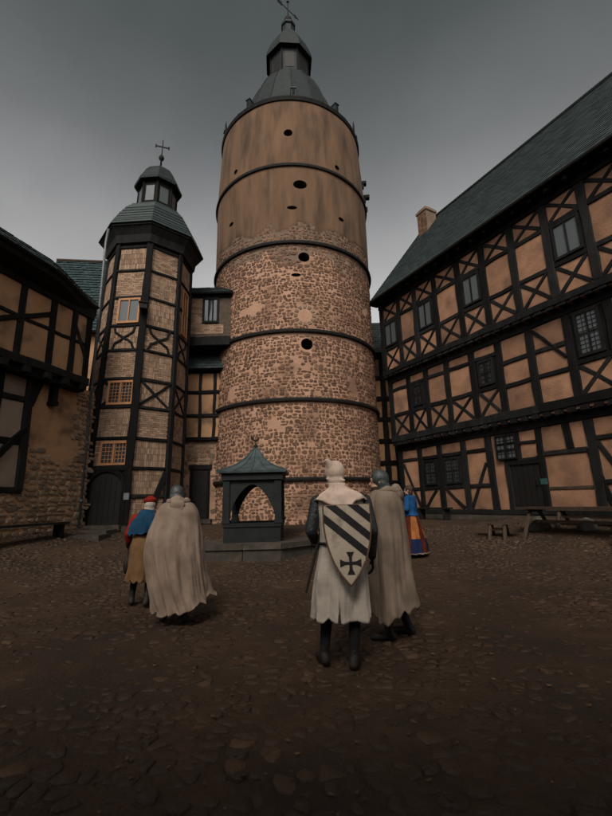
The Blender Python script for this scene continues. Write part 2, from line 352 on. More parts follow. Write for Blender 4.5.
# cobbles: irregular cells, the 300 that show largest as pieces, the rest joined
def clip(poly, px, py, nx_, ny_):
    out = []; n = len(poly)
    for i in range(n):
        a = poly[i]; b = poly[(i + 1) % n]; da = (a[0] - px) * nx_ + (a[1] - py) * ny_; db = (b[0] - px) * nx_ + (b[1] - py) * ny_
        if da <= 0: out.append(a)
        if (da < 0 < db) or (db < 0 < da):
            t = da / (da - db); out.append((a[0] + (b[0] - a[0]) * t, a[1] + (b[1] - a[1]) * t))
    return out
SP = .118; pts = {}
rg = random.Random(11)
for j in range(-8, 132):
    for i in range(-80, 81):
        if rg.random() < .22: continue
        pts[i, j] = ((i + (j % 2) * .5) * SP + rg.uniform(-.4, .4) * SP, j * SP * .87 + rg.uniform(-.4, .4) * SP)
cells = []
for (i, j), (x, y) in pts.items():
    if y < .5 or abs(x) > .82 * y + 1.6 or y > 15 or abs(x) > 9: continue
    poly = [(x - .14, y - .14), (x + .14, y - .14), (x + .14, y + .14), (x - .14, y + .14)]
    for dj in (-2, -1, 0, 1, 2):
        for di in (-2, -1, 0, 1, 2):
            q = pts.get((i + di, j + dj))
            if q and (di or dj):
                ex, ey = q[0] - x, q[1] - y
                if ex * ex + ey * ey < .25: poly = clip(poly, (x + q[0]) / 2, (y + q[1]) / 2, ex, ey)
    if len(poly) < 3: continue
    cells.append((y, x, poly))
cells.sort(key=lambda c: math.hypot(c[0], c[1]))
def cobble_geo(B, x, y, poly, fine):
    cx = sum(p[0] for p in poly) / len(poly); cy = sum(p[1] for p in poly) / len(poly)
    s = rg.uniform(.82, .94)
    p2 = [((p[0] - cx) * s, (p[1] - cy) * s) for p in poly]
    if fine:
        q = []
        for k in range(len(p2)):
            a, b = p2[k], p2[(k + 1) % len(p2)]; e1, e2 = rg.uniform(.08, .24), rg.uniform(.08, .24); j_ = rg.uniform(.93, 1.04); q += [((a[0] * (1 - e1) + b[0] * e1) * j_, (a[1] * (1 - e1) + b[1] * e1) * j_), (a[0] * e2 + b[0] * (1 - e2), a[1] * e2 + b[1] * (1 - e2))]
        p2 = q
    base = gh(cx, cy); top = .002 + .016 * nz(cx * .6, cy * .6, 5) + rg.uniform(-.014, .011) + .016 * nz(cx * .9, cy * .9); tx, ty = rg.gauss(0, .08), rg.gauss(0, .08)
    n = len(p2); vs = []
    for k, (a, b) in enumerate(p2): vs.append((cx + a, cy + b, base - .05))
    for k, (a, b) in enumerate(p2): vs.append((cx + a * .98, cy + b * .98, base + top - .008 + a * tx + b * ty))
    for k, (a, b) in enumerate(p2): vs.append((cx + a * .84, cy + b * .84, base + top + a * tx + b * ty + rg.uniform(-.002, .002)))
    vs.append((cx, cy, base + top + rg.uniform(-.003, .005))); fs = []
    for k in range(n):
        k2 = (k + 1) % n; fs += [(k, k2, n + k2, n + k), (n + k, n + k2, 2 * n + k2, 2 * n + k), (2 * n + k, 2 * n + k2, 3 * n)]
    B.add(vs, fs, rg.random() ** 1.6 if rg.random() > .035 else rg.uniform(1.2, 1.9))
# in view: below the picture's lower edge nothing counts
vis = [c for c in cells if c[0] > 1.55 and abs(c[1]) < .78 * c[0] + .1]
near = set(id(c) for c in vis[:300])
rest = Buf()
for c in cells:
    if id(c) in near:
        B = Buf(); cobble_geo(B, c[1], c[0], c[2], True); B.obj('cobble', 'cobble', ground, True)
    else: cobble_geo(rest, c[1], c[0], c[2], c[0] < 7)
ro = rest.obj('cobbles', 'cobble', ground, True); ro['kind'] = 'stuff'
# leaf litter and chips trodden into the ground
lf = Buf()
for k in range(2200):
    y = 1.6 + 11.5 * rg.random() ** 1.25; x = rg.uniform(-1, 1) * (.8 * y + .3)
    if abs(x) > 8 or nz(x * .5, y * .5, 12) < rg.uniform(-.5, .35): continue
    s = rg.uniform(.008, .024); a = rg.random() * 6.28; z = gh(x, y) + .016 + .016 * nz(x * .9, y * .9) + rg.uniform(0, .008); c, n = math.cos(a), math.sin(a)
    P_ = lambda u, v, w_: (x + s * (u * c - v * n), y + s * (u * n + v * c), z + s * w_)
    lf.add([P_(-1, 0, .25 * rg.random()), P_(-.2, -.5, -.1), P_(1, 0, .4 * rg.random()), P_(-.2, .5, .1), P_(.2, 0, .2)], [(0, 1, 4), (1, 2, 4), (2, 3, 4), (3, 0, 4)], rg.random() ** 2.5)
lo_ = lf.obj('leaf_litter', 'litter', ground); lo_['kind'] = 'stuff'

# ------------------------------------------------------------------ the round keep
KC = (-.507, 18.99); KR = 3.78; FRONT = math.atan2(-KC[0], -KC[1])
keep = thing('round_keep', 'tall round stone keep with plastered top and domed slate cap', 'tower', (KC[0], KC[1], .55))
def kedge(a): return 12.6 + .5 * nz(math.sin(a) * 3, math.cos(a) * 3, 1) + .3 * nz(math.sin(a) * 11, math.cos(a) * 11, 2)
def kmap(u, v, out):
    a = u / KR; r = KR + out - .2 * max(0, (v - 15.7) / 3.8) ** 1.3 + .02 * nz(math.sin(a) * 2.2, math.cos(a) * 2.2, v * .4)
    return (KC[0] + r * math.sin(a), KC[1] + r * math.cos(a), v)
B = Buf(); zs = list(np.arange(.2, 10.4, .6)) + list(np.arange(10.4, 12.0, .16)) + list(np.arange(12.0, 13.3, .06)) + list(np.arange(13.4, 19.5, .45)) + [19.5]; SEG = 200; vs = []; fs = []
for z in zs:
    for i in range(SEG):
        a = 2 * math.pi * i / SEG; vs.append(kmap(a * KR, z, .034 * sstep((z - kedge(a)) / .07 + .5)))
for j in range(len(zs) - 1):
    for i in range(SEG):
        i2 = (i + 1) % SEG; fs.append((j * SEG + i2, j * SEG + i, (j + 1) * SEG + i, (j + 1) * SEG + i2))
fs.append(tuple(range(SEG))); fs.append(tuple(reversed(range((len(zs) - 1) * SEG, len(zs) * SEG))))
B.add(vs, fs)
kw = B.obj('wall', ['mortar', 'keep_plaster', 'mortar_grey'], keep, True)
for p in kw.data.polygons:
    c = p.center; a = math.atan2(c.x, c.y)
    if c.z + .55 > kedge(a): p.material_index = 1
    elif c.z + .55 > 11.5 + .9 * nz(math.sin(a) * 2.5, math.cos(a) * 2.5, 6) + .4 * nz(math.sin(a) * 9, math.cos(a) * 9, c.z): p.material_index = 2
# openings cut into the wall: degrees from the front, z, half width, half height
HOLES = [(1.4, 17.5, .2, .2), (-5.8, 14.75, .3, .22), (-.3, 13.59, .22, .09), (-7.2, 11.28, .24, .22), (-2, 10.45, .2, .08), (-7.7, 7.46, .24, .24),
         (45.3, 13.63, .16, .1), (-35, 13.52, .16, .1), (-33.7, 16.19, .14, .12), (42, 16.29, .13, .13)]
cb = Buf()
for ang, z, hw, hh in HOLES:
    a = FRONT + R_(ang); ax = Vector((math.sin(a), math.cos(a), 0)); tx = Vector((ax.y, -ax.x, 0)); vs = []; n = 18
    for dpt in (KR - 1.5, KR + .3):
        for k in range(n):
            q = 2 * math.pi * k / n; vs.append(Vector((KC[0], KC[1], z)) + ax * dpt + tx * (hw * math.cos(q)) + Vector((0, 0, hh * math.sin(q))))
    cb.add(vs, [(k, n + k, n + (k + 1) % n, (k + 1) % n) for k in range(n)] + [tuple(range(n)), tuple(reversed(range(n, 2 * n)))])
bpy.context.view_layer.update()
co = cb.obj('cutter', 'stone_grey', keep)  # darker colour carried onto the cut faces, painting shade inside the openings
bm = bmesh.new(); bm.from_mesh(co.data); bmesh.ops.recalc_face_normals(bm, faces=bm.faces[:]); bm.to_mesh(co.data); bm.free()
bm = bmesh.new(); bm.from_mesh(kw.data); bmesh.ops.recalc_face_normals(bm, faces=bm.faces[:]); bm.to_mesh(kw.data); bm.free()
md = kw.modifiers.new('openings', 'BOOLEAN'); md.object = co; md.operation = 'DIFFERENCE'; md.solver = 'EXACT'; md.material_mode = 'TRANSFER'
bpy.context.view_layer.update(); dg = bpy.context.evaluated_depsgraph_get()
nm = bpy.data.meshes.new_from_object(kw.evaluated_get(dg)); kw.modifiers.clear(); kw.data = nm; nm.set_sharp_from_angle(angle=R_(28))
bpy.data.objects.remove(co)
def kfree(u, v):
    for ang, z, hw, hh in HOLES:
        du = u - (FRONT + R_(ang)) * KR
        if (du / (hw + .1)) ** 2 + ((v - z) / (hh + .09)) ** 2 < 1: return False
    for rz in (11.94, 8.01, 5.22, 2.24):
        if abs(v - rz) < .1: return False
    du = u - (FRONT + R_(-6.9)) * KR
    if (du / .5) ** 2 + ((v - 8.68) / .5) ** 2 < 1: return False
    a = u / KR
    if v > kedge(a) - .05: return False
    # places where old render still covers the stones
    c = nz(u * .55, v * .6, 9) + .45 * nz(u * 1.9, v * 1.9, 4)
    return c < (.56 if v < 10 else .9)
st = stones(kmap, (FRONT - R_(97)) * KR, (FRONT + R_(97)) * KR, .5, 13.2, (.165, .125), kfree, .018, .93)
so_ = st.obj('rubble_stones', 'rubble', keep); so_['kind'] = 'stuff'
B = Buf()                                    # ring of voussoirs round the walled-up round window
for k in range(12):
    q = 2 * math.pi * k / 12; cu, cv = (FRONT + R_(-6.9)) * KR + .37 * math.cos(q), 8.68 + .37 * math.sin(q); vs = []
    for e, o in ((1, -.006), (.82, .028)):
        for (r0, t0) in ((-.07, -.085), (.08, -.1), (.08, .1), (-.07, .085)):
            rr = .37 + r0 * e; vs.append(kmap((FRONT + R_(-6.9)) * KR + rr * math.cos(q + t0 * 2 * e), 8.68 + rr * math.sin(q + t0 * 2 * e), o))
    B.add(vs, [(4, 5, 6, 7), (0, 1, 5, 4), (1, 2, 6, 5), (2, 3, 7, 6), (3, 0, 4, 7)], random.random())
B.obj('blocked_round_window', 'rubble_grey', keep)
for rz in (15.73, 11.94, 8.01, 5.22, 2.24):
    B = Buf(); B.lathe([(KR - .02, rz - .07), (KR + .11, rz - .065), (KR + .125, rz), (KR + .11, rz + .065), (KR - .02, rz + .07)], 96, KC, caps=False); B.obj('iron_band', 'iron', keep)
# cap: cornice, bell roof, lantern, hood, knob, vane
B = Buf(); B.lathe([(KR - .3, 19.4), (KR - .1, 19.42), (KR - .07, 19.6), (KR - .12, 19.68), (KR - .3, 19.68)], 72, KC, caps=False); B.obj('cornice', 'timber', keep)
krot = FRONT + R_(20)
B = Buf(); prof = [(3.66, 19.66), (3.3, 19.95), (2.92, 20.5), (2.62, 21.2), (2.36, 22.0), (2.1, 22.8), (1.8, 23.5), (1.5, 24.05), (1.12, 24.45)]; B.lathe(prof, 16, KC, rot=krot); kroof = B.obj('bell_roof', 'slate_plain', keep)
B = Buf()
for k in range(16):
    a = krot + 2 * math.pi * k / 16; B.tube([(KC[0] + r * math.sin(a), KC[1] + r * math.cos(a), z + .015) for r, z in prof], .035, 6)
B.obj('roof_seams', 'slate_plain', kroof)
for k in range(10):
    a = FRONT + R_(-3 + 36 * k); ax = Vector((math.sin(a), math.cos(a), 0)); fr = Frame(Vector((KC[0], KC[1], 0)) + ax * (KR - .26), (ax.y, -ax.x, 0), ax)
    B = Buf(); fr.box(B, -.1, .1, 19.68, 20.12, -.5, .1); fr.box(B, -.13, .13, 20.12, 20.17, -.5, .14); v = B.obj('roof_vent', 'slate', keep)
    bx(fr, 'vent_painted_dark', 'void', v, -.07, .07, 19.76, 20.06, .09, .105)  # near-black plate painted as the unlit inside of the vent
for ang in (62, -62):
    a = FRONT + R_(ang); B = Buf(); c = Vector((KC[0] + 3.66 * math.sin(a), KC[1] + 3.66 * math.cos(a), 19.7)); B.tube([c, c + Vector((0, 0, .35)), c + Vector((0, 0, .6))], [.05, .05, .015], 6); B.obj('spike', 'iron', keep)
lan = Buf(); lan.lathe([(1.12, 24.3), (1.12, 26.2)], 8, KC, rot=krot); lant = lan.obj('lantern', 'slate_plain', keep)
for k in range(8):
    a = krot + 2 * math.pi * (k + .5) / 8; ax = Vector((math.sin(a), math.cos(a), 0)); fr = Frame(Vector((KC[0], KC[1], 0)) + ax * 1.12 * math.cos(math.pi / 8), (ax.y, -ax.x, 0), ax)
    B = Buf(); fr.box(B, -.25, .25, 24.75, 25.95, -.02, .015); B.obj('lantern_opening', 'dark_wood_shaded', lant)
    a = krot + 2 * math.pi * k / 8; B = Buf(); c = Vector((KC[0] + 1.12 * math.sin(a), KC[1] + 1.12 * math.cos(a), 24.3)); B.tube([c, c + Vector((0, 0, 1.9))], .06, 6); B.obj('corner_post', 'timber', lant)
B = Buf(); B.lathe([(1.1, 26.15), (1.4, 26.08), (1.38, 26.3), (1.25, 26.75), (1.06, 27.25), (.8, 27.75), (.55, 28.15), (.38, 28.45)], 8, KC, rot=krot); hood = B.obj('hood', 'slate_plain', keep)
B = Buf(); B.lathe([(.36, 28.44), (.36, 28.9), (.44, 28.95), (.44, 29.1), (.2, 29.2), (.1, 29.3)], 8, KC, rot=krot); B.obj('hood_collar', 'slate_plain', keep)
B = Buf(); B.lathe([(.05, 29.28), (.18, 29.36), (.25, 29.52), (.2, 29.7), (.06, 29.8), (.035, 30.2), (.03, 31.0)], 12, KC); B.obj('knob', 'iron', keep, True)
B = Buf(); fr = Frame(KC, (.75, .66, 0), (-.66, .75, 0)); fr.box(B, -.75, .55, 30.4, 30.44, -.015, .015); fr.box(B, -.8, -.45, 30.3, 30.56, -.013, .013)
vs = [fr.p(.5, -.012, 30.28), fr.p(.5, -.012, 30.56), fr.p(.85, -.012, 30.42), fr.p(.5, .012, 30.28), fr.p(.5, .012, 30.56), fr.p(.85, .012, 30.42)]; B.add(vs, [(0, 1, 2), (5, 4, 3), (0, 3, 4, 1), (1, 4, 5, 2), (2, 5, 3, 0)]); B.obj('weather_vane', 'iron', keep)
B = Buf(); B.lathe([(.02, 30.95), (.09, 31.02), (.02, 31.12)], 8, KC); B.obj('tip_ball', 'iron', keep)
for ang, z, L in ((-82, 17.55, .28), (-83, 16.75, .4), (-82.5, 16.0, .26)):
    a = FRONT + R_(ang); ax = Vector((math.sin(a), math.cos(a), 0)); fr = Frame(Vector((KC[0], KC[1], 0)) + ax * (KR - .08), (ax.y, -ax.x, 0), ax)
    B = Buf(); fr.box(B, -.12, .12, z, z + .16, -.2, L); fr.box(B, -.1, .1, z - .2, z, -.2, L * .5); B.obj('corbel', 'timber', keep)

# ------------------------------------------------------------------ half-timbered palace wing on the right
HP = (6.8326, 13.3535); HD = (math.sin(R_(-29)), math.cos(R_(-29))); HN = (-HD[1], HD[0]); F = Frame(HP, HD, HN)
house = thing('half_timbered_house', 'long three-storey half-timbered wing with orange plaster, dark beams and slate roof', 'house', (HP[0], HP[1], .7))
U = [5.62, 4.47, 3.46, 2.35, 1.17, .08, -1.06, -2.2, -3.33, -4.45, -5.6, -6.75, -7.9]; UL, UR = 5.75, -8.0
bx(F, 'wall', 'mortar', house, UL - .02, UR + .02, .3, 3.8, -7, -.02)
bx(F, 'wall', 'mortar', house, UL - .02, UR + .02, 3.8, 6.86, -7.2, .23)
bx(F, 'wall', 'mortar', house, UL - .02, UR + .02, 6.86, 10.4, -7.4, .48)
bx(F, 'plinth', 'stone_grey', house, UL + .03, UR - .03, .1, .84, -1, .06)
def long_beam(z0, z1, o0, o1, name='sill_beam'):
    for k in range(len(U) // 3):
        a, b = (UL if k == 0 else U[k * 3]), (U[k * 3 + 3] if k * 3 + 3 < len(U) - 1 else UR); zc = (z0 + z1) / 2; bm_(F, name, house, (a, zc), (b, zc), z1 - z0, o0, o1)
long_beam(.845, 1.02, -.02, .07); long_beam(3.48, 3.72, -.02, .05, 'wall_plate'); long_beam(3.88, 4.15, .2, .32); long_beam(6.58, 6.8, .2, .3, 'wall_plate'); long_beam(6.9, 7.14, .45, .57); long_beam(10.18, 10.42, .45, .58, 'wall_plate')
def joists(z0, z1, o0, o1):
    us = [u for u in np.arange(UL - .15, UR, -.36)]
    for k, u in enumerate(us):
        bx(F, 'joist_end', 'timber', house, u - .11, u + .11, z0, z1, o0, o1)
        if k + 1 < len(us) and k % 7 in (1, 2): panel(F, house, us[k + 1] + .115, u - .115, z0 + .02, z1 - .01, o1 - .16, 'plaster', 'joist_infill', 2)
joists(3.73, 3.875, 0, .3); joists(6.81, 6.895, .25, .55)
def xbrace(u0, u1, z0, z1, o):
    """crossed braces between two posts"""
    bm_(F, 'brace', house, (u0 - .05, z0 + .03), (u1 + .05, z1 - .03), .125, o - .02, o + .036); bm_(F, 'brace', house, (u0 - .05, z1 - .03), (u1 + .05, z0 + .03), .125, o - .02, o + .030)
# top storey
o = .49
for k, u in enumerate(U): bm_(F, 'post', house, (u, 7.14), (u, 10.18), .25 if k else .3, o - .02, o + .055)
WT = {0, 2, 4, 7, 9}
for k in range(len(U) - 1):
    a, b = U[k] - .095, U[k + 1] + .095
    for z0, z1 in ((7.14, 8.02), (8.15, 9.36), (9.48, 10.18)):
        if z0 != 8.15 or k not in WT: panel(F, house, b, a, z0, z1, o)
    bm_(F, 'rail', house, (a, 8.085), (b, 8.085), .16, o - .02, o + .045); bm_(F, 'rail', house, (a, 9.42), (b, 9.42), .16, o - .02, o + .045)
    xbrace(a, b, 7.14, 8.03, o); xbrace(a, b, 9.47, 10.18, o)
    if k in WT:
        bx(F, 'casing', 'timber', house, a - .01, b + .01, 8.15, 9.36, o - .015, o + .012); window(F, house, a - .07, b + .07, 8.2, 9.33, o + .014, 2, 1, 'timber', .075, 'glass_lit')
# middle storey
o = .24
for k, u in enumerate(U): bm_(F, 'post', house, (u, 4.15), (u, 6.58), .25 if k else .3, o - .02, o + .055)
WM = {1, 4, 7, 9}
for k in range(len(U) - 1):
    a, b = U[k] - .1, U[k + 1] + .1
    if k in (5, 6, 8):
        for z in (4.99, 5.78): bm_(F, 'rail', house, (a, z), (b, z), .15, o - .02, o + .045)
        for z0, z1 in ((4.15, 4.93), (5.05, 5.72), (5.84, 6.58)): panel(F, house, b, a, z0, z1, o)
        if k == 6: bm_(F, 'brace', house, (a - .02, 6.5), (b + .03, 5.35), .09, o - .02, o + .05)
    else:
        big = k == 7
        zt = 6.42; bm_(F, 'rail', house, (a, 5.08), (b, 5.08), .16, o - .02, o + .045)
        panel(F, house, b, a, 4.15, 5.02, o); xbrace(a, b, 4.15, 5.03, o)
        if not big: bm_(F, 'rail', house, (a, zt - .2), (b, zt - .2), .14, o - .02, o + .045); panel(F, house, b, a, zt - .14, 6.58, o)
        if k in WM:
            top = 6.56 if big else 6.16
            bx(F, 'casing', 'timber', house, a - .01, b + .01, 5.14, top, o - .015, o + .012); window(F, house, a - (.12 if big else .14), b + (.12 if big else .14), 5.2, top - .03, o + .014, 2, 2, 'timber', .09, 'glass_lit' if big else 'glass', .14 if big else .16)
        else: panel(F, house, b, a, 5.14, zt - .26, o)
# ground storey
o = 0
GP = [5.55, 4.4, 3.33, 2.15, 1.05, .44, -.74, -2.22, -3.33, -4.45, -5.6, -6.75, -7.9]
for k, u in enumerate(GP): bm_(F, 'post', house, (u, 1.02), (u + (.05 if k == 4 else 0), 3.48), .25 if k not in (5, 6) else .19, o - .02, o + .06)
for k in range(4):
    a, b = GP[k] - .1, GP[k + 1] + .1
    for z in (1.83, 3.05): bm_(F, 'rail', house, (a, z), (b, z), .13, o - .02, o + .045)
    panel(F, house, b, a, 3.12, 3.48, o, ); panel(F, house, b, a, 1.02, 1.77, o)
    if k in (1, 2):
        bx(F, 'casing', 'timber', house, a - .01, b + .01, 1.9, 2.98, o - .015, o + .012); window(F, house, a - .12, b + .12, 1.95, 2.93, o + .014, 2, 2, 'timber', .07, 'glass', .15)
    else: panel(F, house, b, a, 1.9, 2.98, o)
for a, b in (((5.4, 2.9), (4.55, 1.05)), ((3.65, 1.75), (4.28, 1.05)), ((3.15, 1.75), (2.35, 1.05)), ((1.25, 2.6), (2.05, 1.05))): bm_(F, 'brace', house, a, b, .14, o - .02, o + .038)
# door bay
panel(F, house, .54, .94, 1.02, 3.46, o)
bx(F, 'casing', 'timber', house, .34, -.63, 2.42, 3.48, o - .015, o + .012)
window(F, house, .75, .0, 2.62, 3.44, o + .066, 2, 3, 'timber', .05, 'glass_lit', .16)
panel(F, house, -.62, -.1, 2.62, 3.46, o + .013)
bm_(F, 'rail', house, (-.62, 3.1), (-.1, 3.1), .1, o, o + .07)
bm_(F, 'lintel', house, (.36, 2.5), (-.65, 2.5), .18, o - .02, o + .075)
B = Buf(); F.box(B, .335, -.635, .85, 2.41, -.016, .012); door = B.obj('door', 'dark_wood_shaded', house)  # its near-black colour paints in the darkness of the open doorway
for k in range(5): bx(F, 'plank', 'dark_wood_shaded', door, .32 - k * .19, .32 - k * .19 - .18, .88, 2.4, .012, .03)
B = Buf(); F.box(B, -.5, -.53, 1.75, 1.92, .03, .09); B.obj('handle', 'iron', door)
# right of the door
bm_(F, 'rail', house, (-.81, 2.68), (-2.06, 2.68), .14, o - .02, o + .045); bm_(F, 'rail', house, (-.81, 1.63), (-2.06, 1.63), .1, o - .02, o + .02, 'timber_brown')
bm_(F, 'post', house, (-1.62, 2.75), (-1.58, 3.48), .2, o - .02, o + .05)
panel(F, house, -2.06, -.81, 1.02, 1.58, o); panel(F, house, -2.06, -.81, 1.68, 2.61, o); panel(F, house, -1.49, -.81, 2.75, 3.48, o); panel(F, house, -2.06, -1.71, 2.75, 3.48, o)
for k in range(7, len(GP) - 1):
    a, b = GP[k] - .1, GP[k + 1] + .1
    for z in (1.75, 2.95): bm_(F, 'rail', house, (a, z), (b, z), .13, o - .02, o + .045)
    for z0, z1 in ((1.02, 1.69), (1.82, 2.88), (3.02, 3.48)): panel(F, house, b, a, z0, z1, o)
    if k % 2: bm_(F, 'brace', house, (a, 2.9), (b, 1.05), .13, o - .02, o + .038)
bm_(F, 'brace', house, (-2.1, 2.7), (-2.5, 1.05), .16, o, o + .05)
# roof: eave at o=.95 z=10.42, ridge at o=-3.4 z=16.3
E0, E1, RO, RZ = .98, 10.52, -3.45, 16.35; rl = math.hypot(E0 - RO, RZ - E1); so1, sz1 = (RO - E0) / rl, (RZ - E1) / rl
def rmap(u, v, out): return F.p(-u, E0 + so1 * v + sz1 * out, E1 + sz1 * v - so1 * out)
UA, UB = 6.0, -8.3
B = Buf(); B.add([F.p(UA, E0, E1 - .09), F.p(UB, E0, E1 - .09), F.p(UB, RO, RZ - .09), F.p(UA, RO, RZ - .09), rmap(-UA, 0, 0), rmap(-UB, 0, 0), rmap(-UB, rl, 0), rmap(-UA, rl, 0)], BOXF); roof = B.obj('roof', 'slate_plain', house)
B = Buf(); B.add([F.p(UA, 2 * RO - E0, E1), F.p(UB, 2 * RO - E0, E1), F.p(UB, RO - .02, RZ - .02), F.p(UA, RO - .02, RZ - .02), F.p(UA, 2 * RO - E0, E1 - .1), F.p(UB, 2 * RO - E0, E1 - .1), F.p(UB, RO - .02, RZ - .15), F.p(UA, RO - .02, RZ - .15)], BOXF); B.obj('rear_roof', 'slate_plain', house)
B = Buf(); B.add([F.p(UL, .3, 10.4), F.p(UL, -7.2, 10.4), F.p(UL, RO, RZ - .2), F.p(UL - .2, .3, 10.4), F.p(UL - .2, -7.2, 10.4), F.p(UL - .2, RO, RZ - .2)], [(0, 1, 2), (5, 4, 3), (0, 3, 4, 1), (1, 4, 5, 2), (2, 5, 3, 0)]); B.obj('gable', 'slate_plain', house)
sl_ = slates(rmap, -UA, -UB, 0.0, rl, .26, .2); s_ = sl_.obj('slates', 'slate', roof); s_['kind'] = 'stuff'
B = Buf(); B.tube([F.p(UA, RO, RZ + .03), F.p(UB, RO, RZ + .03)], .09, 8); B.obj('ridge', 'slate_plain', roof)
bx(F, 'soffit', 'timber', house, UA - .05, UB + .05, 10.42, 10.47, .5, .93)
for k, u in enumerate(np.arange(UL - .1, UR, -.55)): bm_(F, 'rafter_end', house, (u, 10.3), (u, 10.43), .12, .5, .9)
B = Buf(); B.tube([F.p(UA + .1, 1.04, 10.48), F.p(UB, 1.04, 10.48)], .065, 8); B.obj('gutter', 'iron', house)
B = Buf(); c0 = F.p(5.05, -2.75, 0)
ch = Buf(); F.box(ch, 4.95, 5.6, 14.6, 16.25, -3.1, -2.4); F.box(ch, 4.9, 5.65, 16.25, 16.38, -3.15, -2.35); F.box(ch, 4.98, 5.57, 16.38, 16.5, -3.07, -2.43); chim = ch.obj('chimney', 'mortar_grey', house)
bst = Buf()
for z in np.arange(14.9, 16.2, .1):
    for k in range(3): F.box(bst, 4.96 + k * .215, 5.15 + k * .215, z, z + .085, -2.41, -2.39); 
bst.obj('brick_courses', 'rubble', chim)['kind'] = 'stuff'

# ------------------------------------------------------------------ octagonal stair tower
SC = Vector((-6.369, 15.004, 0)); SR = 1.8; th0 = math.atan2(-SC.x, -SC.y)
stair = thing('stair_tower', 'octagonal brick and timber stair tower with bell-shaped cap and cross', 'tower', (SC.x, SC.y, .8))
def sv(k, r=SR): a = th0 + R_(4 - 45 * k); return Vector((SC.x + r * math.sin(a), SC.y + r * math.cos(a), 0))
LV = [.84, 2.62, 3.6, 4.67, 5.66, 6.7, 7.63, 8.72, 9.8, 10.78]
B = Buf(); B.lathe([(SR - .06, .4), (SR - .06, 11.3)], 8, (SC.x, SC.y), rot=th0 + R_(4)); B.obj('wall', 'brick_mortar', stair)
B = Buf(); B.lathe([(SR + .08, .3), (SR + .06, .83)], 8, (SC.x, SC.y), rot=th0 + R_(4)); B.obj('plinth', 'stone_grey', stair)
styles = ['basket', 'soldier', 'run', 'soldier', 'basket', 'run', 'soldier', 'basket', 'run']
for k in range(-3, 4):                       # face k runs from corner k to corner k+1 (k=-1: the door face)
    A, Bv = sv(k), sv(k + 1); mid = (A + Bv) / 2; nn = (mid - SC).normalized(); dd = (Bv - A).normalized(); fr = Frame(A, dd, nn); L = (Bv - A).length; e0 = .13
    bk = Buf()
    for j in range(9):
        z0, z1 = LV[j] + .05, LV[j + 1] - .05
        if k == -1 and j == 0: continue
        if j == 0:
            bm_(fr, 'rail', stair, (e0, 1.72), (L - e0, 1.72), .1, -.08, .012); bricks(bk, fr, e0, L - e0, z0, 1.66, -.05, 'basket'); bricks(bk, fr, e0, L - e0, 1.78, z1, -.05, 'soldier')
        else: bricks(bk, fr, e0, L - e0, z0, z1, -.05, styles[(j + k * 2) % 9])
        if j in (3, 5):
            if j == 3:
                bm_(fr, 'brace', stair, (e0, z0), (L - e0, z1), .09, -.06, .004); bm_(fr, 'brace', stair, (e0, z1), (L - e0, z0), .09, -.06, -.002)
            else:                            # curved St Andrew's cross
                for s in (0, 1):
                    q = [(e0 + .16 + (L - 2 * e0 - .32) * (t if s == 0 else 1 - t) + .13 * math.sin(t * 2 * math.pi) * (-1 if s == 0 else 1), z0 + (z1 - z0) * t) for t in (0, .25, .5, .75, 1)]
                    b_ = Buf()
                    for a_, c_ in zip(q[:-1], q[1:]): fr.beam(b_, a_, (c_[0] + (c_[0] - a_[0]) * .08, c_[1] + (c_[1] - a_[1]) * .08), .085, -.06, .004 - s * .006)
                    b_.obj('brace', 'timber', stair)
    ob = bk.obj('brick_infill', 'brick', stair); ob['kind'] = 'stuff'
    for j in range(0 if k != -1 else 1, 10): bm_(fr, 'rail', stair, (e0 - .05, LV[j]), (L - e0 + .05, LV[j]), .095, -.08, .012)
    if k == 0: bm_(fr, 'brace', stair, (L - .1, 2.5), (L - .62, 1.1), .2, -.07, .02)
    if k == -1:
        for z0, z1, m_ in ((2.72, 3.5, 'glass'), (4.74, 5.58, 'glass'), (7.7, 8.66, 'glass_lit')): window(fr, stair, .34, 1.3 if z1 < 6 else 1.22, z0, z1, -.02, 2, 1, 'frame_wood', .075, m_, .13 if z1 < 6 else 0)
        B = Buf(); vs = []; dw, dz = .56, 1.15; c = L / 2 - .02; n = 14                                   # arched door in its stone surround
        for o_ in (-.05, .05):
            for rr in (0, .15):
                vs.append(fr.p(c - dw - rr, o_, .84))
                for t in range(n + 1):
                    a = math.pi * (1 - t / n); vs.append(fr.p(c + (dw + rr) * math.cos(a), o_, .84 + dz + (dw * .95 + rr) * math.sin(a)))
                vs.append(fr.p(c + dw + rr, o_, .84))
        W_ = n + 3; fs = []
        for t in range(W_ - 1):
            i0, o0, i1, o1 = t, W_ + t, 2 * W_ + t, 3 * W_ + t; fs += [(i1, i1 + 1, o1 + 1, o1), (i0, i0 + 1, i1 + 1, i1), (o0 + 1, o0, o1, o1 + 1)]
        B.add(vs, fs); B.obj('door_surround', 'timber', stair)
        B = Buf(); vs = [fr.p(c - dw, -.03, .84)] + [fr.p(c + dw * math.cos(math.pi * (1 - t / n)), -.03, .84 + dz + dw * .95 * math.sin(math.pi * (1 - t / n))) for t in range(n + 1)] + [fr.p(c + dw, -.03, .84)]
        B.add(vs, [tuple(range(len(vs)))]); dr = B.obj('door', 'dark_wood_shaded', stair)
        for i in range(6): bx(fr, 'plank', 'dark_wood_shaded', dr, c - dw + .02 + i * .182, c - dw + .19 + i * .182, .86, 1.98 + .35 * math.sin(math.pi * (i + .5) / 6), -.03, -.012)
        for z in (1.15, 1.65): bx(fr, 'door_strap', 'iron', dr, c - dw + .02, c + dw - .05, z, z + .05, -.012, -.004)
        bm_(fr, 'lintel', stair, (.02, 2.62), (L - .02, 2.62), .16, -.06, .06)
        bx(fr, 'threshold', 'stone_grey', stair, .02, L - .02, .7, .86, -.1, .22)
